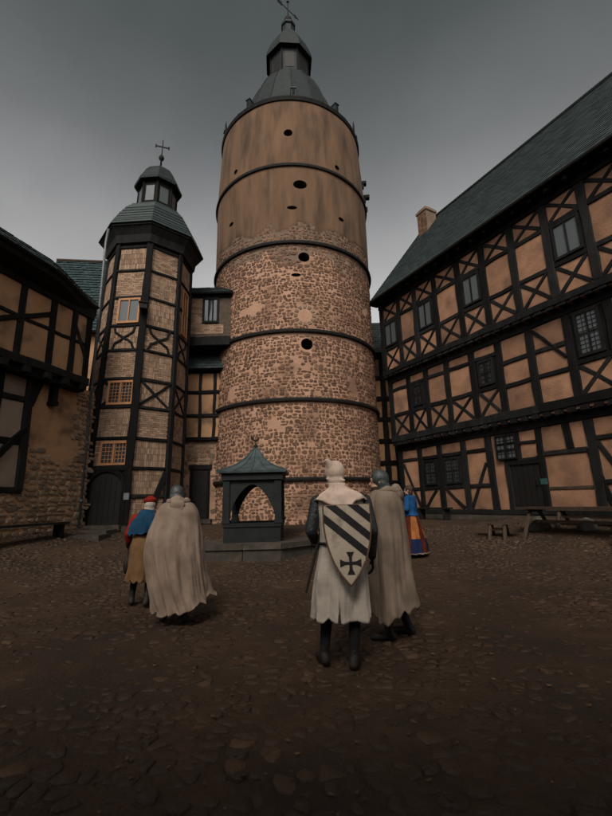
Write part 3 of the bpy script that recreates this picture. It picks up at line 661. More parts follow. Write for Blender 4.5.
    if k == 1: window(fr, stair, .4, 1.0, 7.75, 9.6, -.02, 2, 2, 'frame_wood', .07, 'glass')
for k in range(8):
    p = sv(k, SR + .02); q = sv(k, SR - .16); ax = (p - q).normalized(); fr = Frame(q, (ax.y, -ax.x, 0), ax); wd = .27 if k == 0 else .2
    bm_(fr, 'corner_post', stair, (0, .8), (0, 11.1), wd, 0, .185)
ST = (SC.x, SC.y); srot = th0 + R_(4)
def cs(r): return r / math.cos(math.pi / 8) * .96
B = Buf(); B.lathe([(SR - .1, 10.86), (SR + .1, 10.9), (SR + .16, 11.2), (SR + .36, 11.45), (SR + .42, 11.47), (SR + .42, 11.55)], 8, ST, rot=srot, caps=False); B.obj('cornice', 'timber', stair)
B = Buf(); pr = [(SR + .48, 11.55), (SR + .34, 11.82), (SR + .16, 12.15), (1.7, 12.55), (1.42, 12.85), (1.12, 13.05), (1.0, 13.12), (.98, 13.2)]; B.lathe(pr, 8, ST, rot=srot); rf = B.obj('bell_roof', 'slate_plain', stair)
B = Buf()
for j in range(len(pr) - 1):
    (r0, z0), (r1, z1) = pr[j], pr[j + 1]
    for t in (0, .5):
        r, z = r0 + (r1 - r0) * t, z0 + (z1 - z0) * t; B.lathe([(r + .004, z - .01), (r + .022, z), (r - .01, z + .09)], 8, ST, rot=srot, caps=False)
B.obj('slate_courses', 'slate', rf)['kind'] = 'stuff'
B = Buf(); B.lathe([(.86, 13.1), (.86, 14.42)], 8, ST, rot=srot); ln = B.obj('lantern', 'timber', stair)
for k in range(8):
    a = srot + 2 * math.pi * (k + .5) / 8; ax = Vector((math.sin(a), math.cos(a), 0)); fr = Frame(Vector((SC.x, SC.y, 0)) + ax * .86 * math.cos(math.pi / 8), (ax.y, -ax.x, 0), ax)
    B = Buf(); fr.box(B, -.27, .27, 13.3, 14.2, -.01, .03); f_ = B.obj('shutter_frame', 'timber', ln); bx(fr, 'pane', 'glass_lit', f_, -.2, .2, 13.4, 14.1, .03, .036)
    p = Vector((SC.x + .88 * math.sin(a - math.pi / 8), SC.y + .88 * math.cos(a - math.pi / 8), 13.1)); B = Buf(); B.tube([p, p + Vector((0, 0, 1.3))], .055, 6); B.obj('corner_post', 'timber', ln)
B = Buf(); B.lathe([(.86, 14.36), (1.12, 14.34), (1.14, 14.44), (1.0, 14.68), (.86, 14.95), (.66, 15.2), (.4, 15.4), (.16, 15.5), (.07, 15.58)], 8, ST, rot=srot); B.obj('lantern_dome', 'slate_plain', stair)
B = Buf(); B.lathe([(.05, 15.5), (.04, 15.95), (.12, 16.0), (.14, 16.08), (.1, 16.17), (.03, 16.22), (.025, 17.0)], 10, ST); B.obj('finial', 'iron', stair, True)
fr = Frame(ST, (.94, .3, 0), (-.3, .94, 0)); B = Buf(); fr.box(B, -.33, .33, 16.62, 16.67, -.02, .02)
for s in (-.33, .33): fr.box(B, s - .03, s + .03, 16.57, 16.72, -.022, .022)
B.obj('cross', 'iron', stair)
# the old tower narrows and leans a little to the right
def lean(ob):
    for c_ in ob.children:
        if c_.type == 'MESH':
            for v in c_.data.vertices:
                z = max(0, v.co.z); k = 1 - .0115 * z; v.co.x = v.co.x * k + .025 * z; v.co.y *= k
        lean(c_)
bpy.context.view_layer.update(); lean(stair)
# little wall lamp on the corner post and the plaque beside the door
p = sv(0, SR + .02); ax = (p - SC).normalized(); z_ = 7.3; p = Vector((SC.x + (p.x - SC.x) * (1 - .0115 * z_) + .025 * z_, SC.y + (p.y - SC.y) * (1 - .0115 * z_), 0)); fr = Frame(p, (ax.y, -ax.x, 0), ax)
lamp = thing('wall_lamp', 'small dark lamp box on a bracket at the stair tower corner', 'lamp', (p.x, p.y, 8.1))
B = Buf(); fr.box(B, -.025, .025, 8.02, 8.07, 0, .25); B.obj('bracket', 'iron', lamp)
B = Buf(); fr.box(B, -.13, .13, 8.07, 8.27, .08, .38); fr.box(B, -.16, .16, 8.27, 8.3, .05, .42); B.obj('housing', 'iron', lamp)
p0 = sv(0, SR + .02) + Vector((.022, 0, 0)); fr = Frame(p0, (ax.y, -ax.x, 0), ax)
B = Buf(); fr.box(B, -.1, .06, 1.62, 1.83, -.02, .02)
pq = tag(B.obj('plaque', 'sign_white'), 'small pale metal plaque on the post beside the arched door', 'plaque')
fr = F; B = Buf(); fr.box(B, -.62, -.84, 1.76, 1.94, .064, .078)
pq2 = tag(B.obj('sign', 'sign_teal'), 'small teal sign on the right door post of the half-timbered wing', 'sign')
# drainpipe in the corner beside the stair tower
dp = thing('drainpipe', 'grey metal drainpipe running up beside the arched stair tower door', 'drainpipe', (-6.98, 12.98, .7))
B = Buf(); B.tube([(-7.0, 12.98, .75), (-6.97, 12.98, 10.6), (-6.99, 13.1, 11.2)], .045, 8); B.obj('pipe', 'lead', dp, True)
for z in (1.6, 3.4, 5.2, 7.0, 8.8): B = Buf(); B.tube([(-6.98, 12.98, z), (-6.98, 12.98, z + .06)], .06, 8); B.obj('clip', 'lead', dp)
# stone steps in front of the arched door
fd = Frame(sv(-1), sv(0) - sv(-1), ((sv(0) + sv(-1)) / 2 - SC)); LD = (sv(0) - sv(-1)).length
stp = thing('door_steps', 'two worn stone steps below the arched stair tower door', 'steps', tuple(fd.p(LD / 2, .6, .4)))
bx(fd, 'step', 'stone_grey', stp, -.6, LD - .05, .3, .75, .225, .85); bx(fd, 'step', 'stone_grey', stp, -1.0, LD + .1, .2, .66, .852, 1.5)

# ------------------------------------------------------------------ wing and covered bridge between stair tower and keep
FW = Frame((-6.6, 17.0), (1, 0), (0, -1))
wing = thing('timber_wing', 'narrow dark half-timbered wing on stone between stair tower and keep', 'house', (-5, 17.2, .6))
bx(FW, 'wall', 'mortar', wing, 0, 4.2, .3, 4.0, -3, 0); bx(FW, 'wall', 'plaster_left', wing, 0, 4.2, 4.0, 7.5, -3, .1)
s = stones(lambda u, v, o: tuple(FW.p(u, o, v)), 0, 3.6, .5, 3.95, (.24, .16), lambda u, v: not (1.75 < u < 2.75 and v < 2.95), .02).obj('rubble_stones', 'rubble_grey', wing); s['kind'] = 'stuff'
for z in (4.06, 5.05, 6.05, 6.95): bm_(FW, 'rail', wing, (0, z), (3.9, z), .15, .05, .16)
for u in (.2, .9, 1.55, 2.15, 2.75, 3.4): bm_(FW, 'post', wing, (u, 4.1), (u, 6.95), .13, .05, .15)
for u in (1.6, 2.2): 
    for z0 in (4.13, 5.12, 6.12): panel(FW, wing, u + .02, u + .5, z0, z0 + .85, .101, 'plaster_left')
B = Buf(); FW.box(B, 1.92, 2.53, .85, 2.8, -.02, .012); wd_ = B.obj('door', 'dark_wood_shaded', wing)
for a in ((1.82, 1.92), (2.53, 2.63)): bx(FW, 'door_post', 'timber', wing, a[0], a[1], .8, 2.82, 0, .06)
bx(FW, 'lintel', 'timber', wing, 1.75, 2.7, 2.82, 3.0, 0, .07); bx(FW, 'threshold', 'stone_grey', wing, 1.75, 2.75, .68, .85, -.05, .3)
rmw = lambda u, v, o: tuple(FW.p(u, .45 - v * .5 + o * .86, 7.0 + v * .86 + o * .5))
B = Buf(); B.add([rmw(-.2, 0, -.08), rmw(4.2, 0, -.08), rmw(4.2, 3.4, -.08), rmw(-.2, 3.4, -.08), rmw(-.2, 0, 0), rmw(4.2, 0, 0), rmw(4.2, 3.4, 0), rmw(-.2, 3.4, 0)], BOXF); rr_ = B.obj('roof', 'slate_plain', wing)
s = slates(rmw, -.2, 4.2, 0, 1.6, .22, .16).obj('slates', 'slate', rr_); s['kind'] = 'stuff'
FB = Frame((-5.2, 16.2), (1, 0), (0, -1))
bridge = thing('covered_bridge', 'small covered brick bridge with barred window joining stair tower and keep', 'bridge', (-4.3, 16.9, 7.7))
bx(FB, 'wall', 'brick_mortar', bridge, .1, 2.2, 8.25, 10.34, -1.4, -.02)
bk = Buf(); bricks(bk, FB, .42, 1.0, 8.4, 10.05, -.02, 'run'); bricks(bk, FB, 1.0, 1.8, 8.4, 8.82, -.02, 'run'); ob = bk.obj('brick_infill', 'brick', bridge); ob['kind'] = 'stuff'
bm_(FB, 'sill_beam', bridge, (.1, 8.05), (2.1, 8.05), .42, -1.4, .1); bm_(FB, 'wall_plate', bridge, (.1, 10.12), (2.1, 10.12), .14, -.1, .05)
bm_(FB, 'post', bridge, (.36, 8.25), (.36, 10.1), .12, -.1, .03)
window(FB, bridge, .9, 1.6, 8.88, 10.05, -.02, 3, 1, 'timber', .09, 'glass')
rb = lambda u, v, o: tuple(FB.p(u, .25 - v * .8 + o * .6, 10.2 + v * .6 + o * .8))
B = Buf(); B.add([rb(.05, 0, -.07), rb(2.2, 0, -.07), rb(2.2, 1.2, -.07), rb(.05, 1.2, -.07), rb(.05, 0, 0), rb(2.2, 0, 0), rb(2.2, 1.2, 0), rb(.05, 1.2, 0)], BOXF); q = B.obj('roof', 'slate_plain', bridge)
s = slates(rb, .05, 2.2, 0, 1.2, .22, .16).obj('slates', 'slate', q); s['kind'] = 'stuff'

# ------------------------------------------------------------------ dark wing seen in the gap between keep and the palace wing
FG = Frame((2.6, 20.6), (1, 0), (0, -1))
gap = thing('rear_wing', 'dark timber-framed rear wing glimpsed between the keep and the long house', 'house', (4.6, 21.6, .6))
bx(FG, 'wall', 'plaster_left', gap, 0, 3.6, .3, 9.4, -3, 0)
for u in (.15, .8, 1.4, 1.95, 2.6, 3.3): bm_(FG, 'post', gap, (u, .6), (u, 8.8), .28, -.02, .06)
for z in (1.0, 2.2, 3.2, 4.3, 5.4, 6.5, 7.6, 8.75): bm_(FG, 'rail', gap, (.05, z), (3.5, z), .24, -.02, .07)
rg_ = lambda u, v, o: tuple(FG.p(u, .4 - v * .5 + o * .86, 8.85 + v * .86 + o * .5))
B = Buf(); B.add([rg_(-.2, 0, -.08), rg_(3.6, 0, -.08), rg_(3.6, 2.6, -.08), rg_(-.2, 2.6, -.08), rg_(-.2, 0, 0), rg_(3.6, 0, 0), rg_(3.6, 2.6, 0), rg_(-.2, 2.6, 0)], BOXF); q = B.obj('roof', 'slate_plain', gap)
s = slates(rg_, -.2, 3.6, 0, 2.6, .24, .18).obj('slates', 'slate', q); s['kind'] = 'stuff'

# ------------------------------------------------------------------ left building
a16 = R_(16); LDIR = (math.sin(a16), math.cos(a16)); LN = (LDIR[1], -LDIR[0]); FL = Frame((-7.0, 13.0), LDIR, LN)
left = thing('left_house', 'jettied timber house over a plastered rubble wall left of the stair tower', 'house', (-7.6, 11, .7))
bx(FL, 'wall', 'plaster_left', left, -8, .15, .2, 5.1, -5, -.01); bx(FL, 'wall', 'mortar', left, -8, -.64, 5.1, 7.75, -5, .38)
def lkeep(u, v):
    c = nz(u * .7, v * .7, 2) + .4 * nz(u * 2.3, v * 2.3, 8)
    if u < -2.05 and v > 1.95: return False
    return v < 2.9 + c * 1.6 or (u > -.55 and c > -.3)
s = stones(lambda u, v, o: tuple(FL.p(u, o, v)), -5, .14, .6, 5.0, (.22, .14), lkeep, .022).obj('rubble_stones', 'rubble_grey', left); s['kind'] = 'stuff'
# timbered bay low down at the left
for z in (1.9, 3.15, 4.3, 5.0): bm_(FL, 'rail', left, (-4.6, z), (-2.05, z), .16, -.02, .05)
for u in (-2.12, -3.0, -3.9): bm_(FL, 'post', left, (u, 1.9), (u + (.0 if u < -2.2 else -.04), 5.0), .24 if u > -2.5 else .18, -.02, .06)
bm_(FL, 'brace', left, (-2.15, 3.5), (-3.1, 2.4), .16, 0, .075); bm_(FL, 'brace', left, (-2.1, 4.2), (-1.85, 5.0), .2, -.02, .06)
for u in (-3.0, -3.9):
    for z0, z1 in ((1.98, 3.07), (3.23, 4.22), (4.38, 4.92)): panel(FL, left, u + .1, u + .76, z0, z1, .0, 'plaster_pale')
# upper storey
o = .39
for k, u in enumerate((-.74, -1.3, -2.05, -2.98, -3.95, -4.9)): bm_(FL, 'post', left, (u, 5.3), (u, 7.3), .19, o - .02, o + .055)
bm_(FL, 'sill_beam', left, (-.62, 5.2), (-5.6, 5.2), .24, .1, o + .1); bm_(FL, 'sill_beam', left, (-.62, 4.98), (-5.6, 4.98), .18, -.02, .34); bm_(FL, 'wall_plate', left, (-.62, 7.35), (-5.6, 7.35), .18, o - .02, o + .08)
UU = (-.74, -1.3, -2.05, -2.98, -3.95, -4.9)
for a, b in zip(UU[:-1], UU[1:]):
    bm_(FL, 'rail', left, (a - .095, 6.35), (b + .095, 6.35), .1, o - .02, o + .04)
    panel(FL, left, b + .095, a - .095, 5.32, 6.3, o, 'plaster_left'); panel(FL, left, b + .095, a - .095, 6.4, 7.27, o, 'plaster_left')
bm_(FL, 'brace', left, (-2.05, 6.85), (-3.8, 5.9), .13, o, o + .065); bm_(FL, 'brace', left, (-1.3, 6.9), (-.76, 5.9), .1, o - .02, o + .05)
for u in np.arange(-.85, -5.5, -.62): bx(FL, 'joist_end', 'timber', left, u - .08, u + .08, 4.9, 5.07, .3, .56)
B = Buf(); FL.box(B, -1.55, -1.4, 4.35, 4.9, .0, .2); FL.box(B, -1.57, -1.38, 4.3, 4.42, -.01, .22); B.obj('bracket', 'timber', left)
# eave: boxed cornice and shingled roof, curving in to the stair tower
def ecurve(u): return -.62 * sstep((u + 2.9) / 2.4)
B = Buf(); us = list(np.linspace(-8, -.5, 40)); vs = []; fs = []
for u in us:
    c = ecurve(u); vs += [FL.p(u, .4, 7.44), FL.p(u, .98 + c, 7.56), FL.p(u, 1.05 + c, 7.74), FL.p(u, .4, 7.85)]
for i in range(len(us) - 1):
    for k in range(4): fs.append((i * 4 + k, i * 4 + (k + 1) % 4, (i + 1) * 4 + (k + 1) % 4, (i + 1) * 4 + k))
B.add(vs, fs); B.obj('cornice', 'timber', left)
def lmap(u, v, o):
    c = ecurve(u); a_ = min(v, .42); b_ = max(0, v - .42)          # steep bell-cast eave, flatter above
    return tuple(FL.p(u, 1.12 + c - a_ * .6 - b_ * .9 + o * .7, 7.74 + a_ * .8 + b_ * .43 + o * .7))
B = Buf(); vs = []; fs = []
for u in us: vs += [lmap(u, 0, -.06), lmap(u, 0, 0), lmap(u, .42, 0), lmap(u, 5, 0), lmap(u, 5, -.1), lmap(u, .42, -.1)]
for i in range(len(us) - 1):
    for k in range(6): fs.append((i * 6 + k, i * 6 + (k + 1) % 6, (i + 1) * 6 + (k + 1) % 6, (i + 1) * 6 + k))
B.add(vs, fs); q = B.obj('roof', 'slate_plain', left)
s = slates(lmap, -7, -.5, -.02, 2, .17, .13, .02).obj('shingles', 'slate', q); s['kind'] = 'stuff'
# teal tiled roof behind it
FT = Frame((-13, 17.2), (1, .12), (.12, -1))
teal = thing('tiled_house', 'house with teal tiled roof rising behind the jettied left house', 'house', (-10.5, 18.8, .6))
bx(FT, 'wall', 'plaster_left', teal, .2, 4.4, .3, 9.8, -3, -.2)
tm = lambda u, v, o: tuple(FT.p(u, .2 - v * .5 + o * .86, 9.2 + v * .86 + o * .5))
B = Buf(); B.add([tm(0, 0, -.08), tm(4.6, 0, -.08), tm(4.6, 6.2, -.08), tm(0, 6.2, -.08), tm(0, 0, 0), tm(4.6, 0, 0), tm(4.6, 6.2, 0), tm(0, 6.2, 0)], BOXF); q = B.obj('roof', 'tile_teal', teal)
s = slates(tm, 0, 4.6, 0, 6.2, .22, .24, .04).obj('tiles', 'tile_teal', q); s['kind'] = 'stuff'
B = Buf(); B.tube([tm(0, 6.22, .02), tm(4.6, 6.22, .02)], .1, 8); B.obj('ridge', 'timber_brown', q)

# unseen range added behind the viewpoint to shade the near ground: stone below, timber above, slate roof
FC = Frame((9.5, -3.6), (-1, 0), (0, 1))
B = Buf(); FC.box(B, 0, 19, -.2, 4.2, -6, 0); FC.box(B, 0, 19, 4.2, 7.4, -6.3, .3)
B.add([FC.p(0, .8, 7.3), FC.p(19, .8, 7.3), FC.p(19, -3, 11.6), FC.p(0, -3, 11.6), FC.p(0, .8, 7.4), FC.p(19, .8, 7.4), FC.p(19, -3, 11.8), FC.p(0, -3, 11.8)], BOXF)
cr_ = B.obj('added_shade_range', 'plaster_left'); cr_['kind'] = 'structure'
for u in np.arange(.2, 19, 1.2): bm_(FC, 'post', cr_, (u, 4.2), (u, 7.3), .25, .28, .36)
for z in (4.3, 5.6, 7.2): bm_(FC, 'rail', cr_, (0, z), (19, z), .2, .28, .35)

# ------------------------------------------------------------------ well house on its stone platform
PC = (-1.62, 12.62); PA = 2.3                # platform: octagon, apothem PA
plat = thing('well_platform', 'low octagonal stone platform under the well house at the foot of the keep', 'platform', (PC[0], PC[1], .1))
PRr = PA / math.cos(math.pi / 8); TOPZ = .47
B = Buf(); B.lathe([(PRr - .06, .0), (PRr - .06, TOPZ - .05), (.1, TOPZ - .045)], 8, PC, rot=math.pi / 8); B.obj('core', 'stone_grey', plat)
def pvt(k, r=PRr): a = math.pi / 8 + k * math.pi / 4; return Vector((PC[0] + r * math.sin(a), PC[1] + r * math.cos(a), 0))
for k in range(8):
    A, C_ = pvt(k), pvt(k + 1); mid = (A + C_) / 2; nn = (mid - Vector((PC[0], PC[1], 0))).normalized()
    if mid.y > 14.3: continue
    fr = Frame(A, (C_ - A).normalized(), nn); L = (C_ - A).length; cuts = [0, L * random.uniform(.4, .6), L]
    for a, b in zip(cuts[:-1], cuts[1:]):
        bx(fr, 'kerb_stone', 'stone_grey', plat, a + .012, b - .012, -.05, TOPZ - .13 + random.uniform(-.005, .005), -.1, random.uniform(-.012, .006)); bx(fr, 'coping_slab', 'stone_grey', plat, a + .006, b - .006, TOPZ - .125, TOPZ + random.uniform(-.006, .004), -.4, .05)
WC = (-1.46, 11.72); WH = .76
well = thing('well_house', 'dark well house with pointed arches and flared teal metal roof', 'well', (WC[0], WC[1], TOPZ))
B = Buf(); o_, i_ = WH - .03, WH - .2
for (x0, x1, y0, y1) in ((-o_, o_, -o_, -i_), (-o_, o_, i_, o_), (-o_, -i_, -i_, i_), (i_, o_, -i_, i_)): B.box(WC[0] + x0, WC[0] + x1, WC[1] + y0, WC[1] + y1, TOPZ - .03, TOPZ + .36)
curb = B.obj('curb_wall', 'well_paint', well)
B = Buf()
for (x0, x1, y0, y1) in ((-WH, WH, -WH, -i_ + .03), (-WH, WH, i_ - .03, WH), (-WH, -i_ + .03, -i_ + .03, i_ - .03), (i_ - .03, WH, -i_ + .03, i_ - .03)): B.box(WC[0] + x0, WC[0] + x1, WC[1] + y0, WC[1] + y1, TOPZ + .36, TOPZ + .45)
B.obj('curb_rim', 'well_paint', curb)
B = Buf(); B.box(WC[0] - i_, WC[0] + i_, WC[1] - i_, WC[1] + i_, TOPZ - .02, TOPZ + .02); B.obj('water', 'water', curb)
PW = .17
for sx in (-1, 1):
    for sy in (-1, 1):
        x, y = WC[0] + sx * (WH - PW / 2), WC[1] + sy * (WH - PW / 2); B = Buf(); B.box(x - PW / 2, x + PW / 2, y - PW / 2, y + PW / 2, TOPZ + .45, 2.02); B.box(x - PW / 2 - .02, x + PW / 2 + .02, y - PW / 2 - .02, y + PW / 2 + .02, TOPZ + .45, TOPZ + .53); B.obj('post', 'well_paint', well)
for k in range(4):                          # pointed arch board on each side
    a = k * math.pi / 2; d_ = Vector((math.cos(a), math.sin(a), 0)); n_ = Vector((math.sin(a), -math.cos(a), 0)); fr = Frame(Vector((WC[0], WC[1], 0)) + n_ * (WH - .09), d_, n_)
    hw = WH - PW; zs_, zt = TOPZ + .62, 1.9; B = Buf(); n = 12; lo = []
    for i in range(2 * n + 1):
        u = -hw + 2 * hw * i / (2 * n); x = 1 - abs(u) / hw; lo.append((u, zs_ + (zt - zs_) * (1 - (1 - x) ** 1.75) ** .78 if x < 1 else zt))
    vs = []; fs = []
    for (u, z) in lo: vs += [fr.p(u, -.035, z), fr.p(u, .035, z), fr.p(u, .035, 2.02), fr.p(u, -.035, 2.02)]
    for i in range(2 * n):
        for q in range(4): fs.append((i * 4 + q, i * 4 + (q + 1) % 4, (i + 1) * 4 + (q + 1) % 4, (i + 1) * 4 + q))
    B.add(vs, fs); B.obj('arch_board', 'well_paint', well)
B = Buf()
for (x0, x1, y0, y1) in ((-WH - .04, WH + .04, -WH - .04, -WH + .18), (-WH - .04, WH + .04, WH - .18, WH + .04), (-WH - .04, -WH + .18, -WH + .18, WH - .18), (WH - .18, WH + .04, -WH + .18, WH - .18)): B.box(WC[0] + x0, WC[0] + x1, WC[1] + y0, WC[1] + y1, 2.02, 2.2)
B.obj('head_beam', 'well_paint', well)
prf = [(WH + .13, 2.2), (WH + .14, 2.26), (WH - .06, 2.33), (WH - .26, 2.43), (WH - .42, 2.55), (WH - .54, 2.68), (WH - .63, 2.82), (.05, 2.92), (.03, 2.95)]
B = Buf(); B.lathe([(r * math.sqrt(2), z) for r, z in prf], 4, WC, rot=math.pi / 4); rw = B.obj('roof', 'copper', well)
B = Buf()
for k in range(4):
    a = math.pi / 4 + k * math.pi / 2; B.tube([(WC[0] + r * 1.414 * math.sin(a), WC[1] + r * 1.414 * math.cos(a), z + .01) for r, z in prf[1:]], .018, 6)
    for t in (-.5, 0, .5):
        b_ = k * math.pi / 2; B.tube([(WC[0] + r * math.sin(b_) + t * r * math.cos(b_), WC[1] + r * math.cos(b_) - t * r * math.sin(b_), z + .008) for r, z in prf[1:-1]], .011, 5)
B.obj('standing_seams', 'copper', rw)
B = Buf(); B.lathe([(.03, 2.9), (.05, 2.96), (.06, 3.0), (.03, 3.05), (.012, 3.08), (.011, 3.2)], 8, WC); B.obj('finial', 'iron', rw, True)
fr = Frame(WC, (1, 0), (0, -1)); B = Buf()                                             # little cockerel vane
pts_ = [(-.13, 3.2), (-.02, 3.12), (.06, 3.14), (.1, 3.2), (.12, 3.27), (.07, 3.25), (.03, 3.19), (-.04, 3.19), (-.08, 3.28), (-.14, 3.27)]
vs = [fr.p(u, -.008, z) for u, z in pts_] + [fr.p(u, .008, z) for u, z in pts_]; n = len(pts_)
B.add(vs, [tuple(range(n)), tuple(reversed(range(n, 2 * n)))] + [(k, (k + 1) % n, n + (k + 1) % n, n + k) for k in range(n)]); B.obj('vane', 'iron', rw)

# ------------------------------------------------------------------ benches, tables, boulders
def trestle_table(name, label, cat, P, ang, L, W, Ht, m, splay=.3, group=None, planks=3, zg=None):
    z0 = gh(*P) if zg is None else zg; t = thing(name, label, cat, (P[0], P[1], z0), ang, group)
    for k in range(planks):
        B = Buf(); w0 = -W / 2 + W * k / planks + .008; w1 = -W / 2 + W * (k + 1) / planks - .008; dz = random.uniform(-.006, .004); n = 5; vs = []; fs = []
        for i in range(n + 1):
            x = -L / 2 + L * i / n + (random.uniform(-.02, .02) if i in (0, n) else 0); e = random.uniform(-.006, .006); vs += [(x, w0 + e, Ht - .055 + dz), (x, w1 + e, Ht - .055 + dz), (x, w1 + e, Ht + dz), (x, w0 + e, Ht + dz)]
        for i in range(n):
            for q in range(4): fs.append((i * 4 + q, (i + 1) * 4 + q, (i + 1) * 4 + (q + 1) % 4, i * 4 + (q + 1) % 4))
        fs += [(0, 1, 2, 3), (n * 4 + 3, n * 4 + 2, n * 4 + 1, n * 4)]; B.add(vs, fs); B.obj('plank', m, t, rel=(0, 0, 0))
    for sx in (-1, 1):
        x = sx * (L / 2 - .32); wx, wy = P[0] + x * math.cos(ang), P[1] + x * math.sin(ang)
        for sy in (-1, 1):
            fx, fy = x, sy * (W / 2 + splay * .5); wz = gh(P[0] + fx * math.cos(ang) - fy * math.sin(ang), P[1] + fx * math.sin(ang) + fy * math.cos(ang)) - z0 - .01
            B = Buf(); B.tube([(fx, fy, wz), (x, sy * W * .22, Ht - .05)], .05, 6); B.obj('leg', m, t, rel=(0, 0, 0))
        B = Buf(); B.box(x - .04, x + .04, -W / 2 + .04, W / 2 - .04, Ht - .12, Ht - .058); B.obj('cross_bar', m, t, rel=(0, 0, 0))
    B = Buf(); B.box(-L / 2 + .35, L / 2 - .35, -.03, .03, Ht * .45, Ht * .45 + .07); B.obj('stretcher', m, t, rel=(0, 0, 0))
    return t
def wall_bench(name, label, P, ang, L, m, W=.34, Ht=.45):
    z0 = gh(*P); t = thing(name, label, 'bench', (P[0], P[1], z0), ang)
    B = Buf(); B.box(-L / 2, L / 2, -W / 2, W / 2, Ht - .06, Ht); B.obj('seat', m, t, rel=(0, 0, 0))
    for x in (-L / 2 + .18, L / 2 - .18):
        a = gh(P[0] + x * math.cos(ang), P[1] + x * math.sin(ang)) - z0 - .03; B = Buf(); B.box(x - .05, x + .05, -W / 2 + .03, W / 2 - .03, a, Ht - .062); B.obj('leg', m, t, rel=(0, 0, 0))
    return t
ha = math.atan2(-HD[1], -HD[0])
trestle_table('trestle_table', 'long rough plank table on splayed legs in front of the door', 'table', (6.45, 10.35), ha, 2.7, .7, .72, 'timber_brown', .5, planks=4)
trestle_table('trestle_bench', 'low plank bench with splayed legs at the end of the long table', 'bench', (5.05, 11.5), ha + .5, 1.0, .34, .4, 'timber_brown', .35, planks=2)
p = F.p(-2.3, .95, 0); trestle_table('trestle_bench', 'plank bench between the long table and the house wall', 'bench', (p.x, p.y), ha, 2.0, .32, .45, 'timber_brown', .25, planks=2)
p = F.p(3.4, .55, 0); wall_bench('wall_bench', 'dark wooden bench below the ground floor lattice windows', (p.x, p.y), ha, 1.6, 'timber')
p = FL.p(-2.2, .6, 0); wall_bench('wall_bench', 'dark wooden bench against the rubble wall of the jettied house', (p.x, p.y), math.atan2(LDIR[1], LDIR[0]), 2.2, 'timber')
def boulder(label, P, r, sq, m='boulder'):
    bm = bmesh.new(); bmesh.ops.create_icosphere(bm, subdivisions=3, radius=1); o = Vector((P[0] * 3, P[1] * 3, 0))
    for v in bm.verts:
        n = v.co.copy(); k = 1 + .22 * noise.noise(n * 1.3 + o) + .08 * noise.noise(n * 3.5 + o); v.co = Vector((n.x * k * r, n.y * k * r * .85, max(-.35 * r, n.z * k * r * sq)))
    me = bpy.data.meshes.new('boulder'); bm.to_mesh(me); bm.free(); me.materials.append(M[m]); me.polygons.foreach_set('use_smooth', [True] * len(me.polygons))
    ob = bpy.data.objects.new('boulder', me); COL.objects.link(ob); ob.location = (P[0], P[1], gh(*P) + .25 * r * sq); ob.rotation_euler[2] = random.random() * 6
    return tag(ob, label, 'boulder')
boulder('pale rounded boulder beneath the long plank table', (6.95, 10.75), .25, .9)
boulder('grey squat boulder lying beside the table trestle', (6.2, 11.6), .27, .75, 'stone_grey')
boulder('small dark boulder near the house door', (6.55, 12.2), .2, .8, 'stone_grey')

# ------------------------------------------------------------------ people
def capsule(B, p0, r0, p1, r1, seg=14):
    p0, p1 = Vector(p0), Vector(p1); t = (p1 - p0); L = t.length
    t = t / L if L > 1e-6 else Vector((0, 0, 1)); up = Vector((0, 0, 1)) if abs(t.z) < .9 else Vector((1, 0, 0)); a = t.cross(up).normalized(); b = t.cross(a); vs = []; rings = []
    for q in (-80, -55, -28, 0): rings.append((p0 + t * (r0 * math.sin(R_(q))), r0 * math.cos(R_(q))))
    for q in (0, 28, 55, 80): rings.append((p1 + t * (r1 * math.sin(R_(q))), r1 * math.cos(R_(q))))
    for c, r in rings:
        for k in range(seg): w_ = 2 * math.pi * k / seg; vs.append(c + (a * math.cos(w_) + b * math.sin(w_)) * r)
    n = len(rings); fs = [(i * seg + k, i * seg + (k + 1) % seg, (i + 1) * seg + (k + 1) % seg, (i + 1) * seg + k) for i in range(n - 1) for k in range(seg)]
    fs += [tuple(reversed(range(seg))), tuple(range((n - 1) * seg, n * seg))]; B.add(vs, fs)
def ellip(B, c, r, rot=None, nu=18, nv=12):
    c = Vector(c); m = rot or Matrix.Identity(3); vs = []; fs = []
    for j in range(1, nv):
        t = math.pi * j / nv
        for i in range(nu): p = 2 * math.pi * i / nu; vs.append(c + m @ Vector((r[0] * math.sin(t) * math.cos(p), r[1] * math.sin(t) * math.sin(p), r[2] * math.cos(t))))
    for j in range(nv - 2):
        for i in range(nu): i2 = (i + 1) % nu; fs.append((j * nu + i, (j + 1) * nu + i, (j + 1) * nu + i2, j * nu + i2))
    fs.append(tuple(range(nu))); fs.append(tuple(reversed(range((nv - 2) * nu, (nv - 1) * nu)))); B.add(vs, fs)
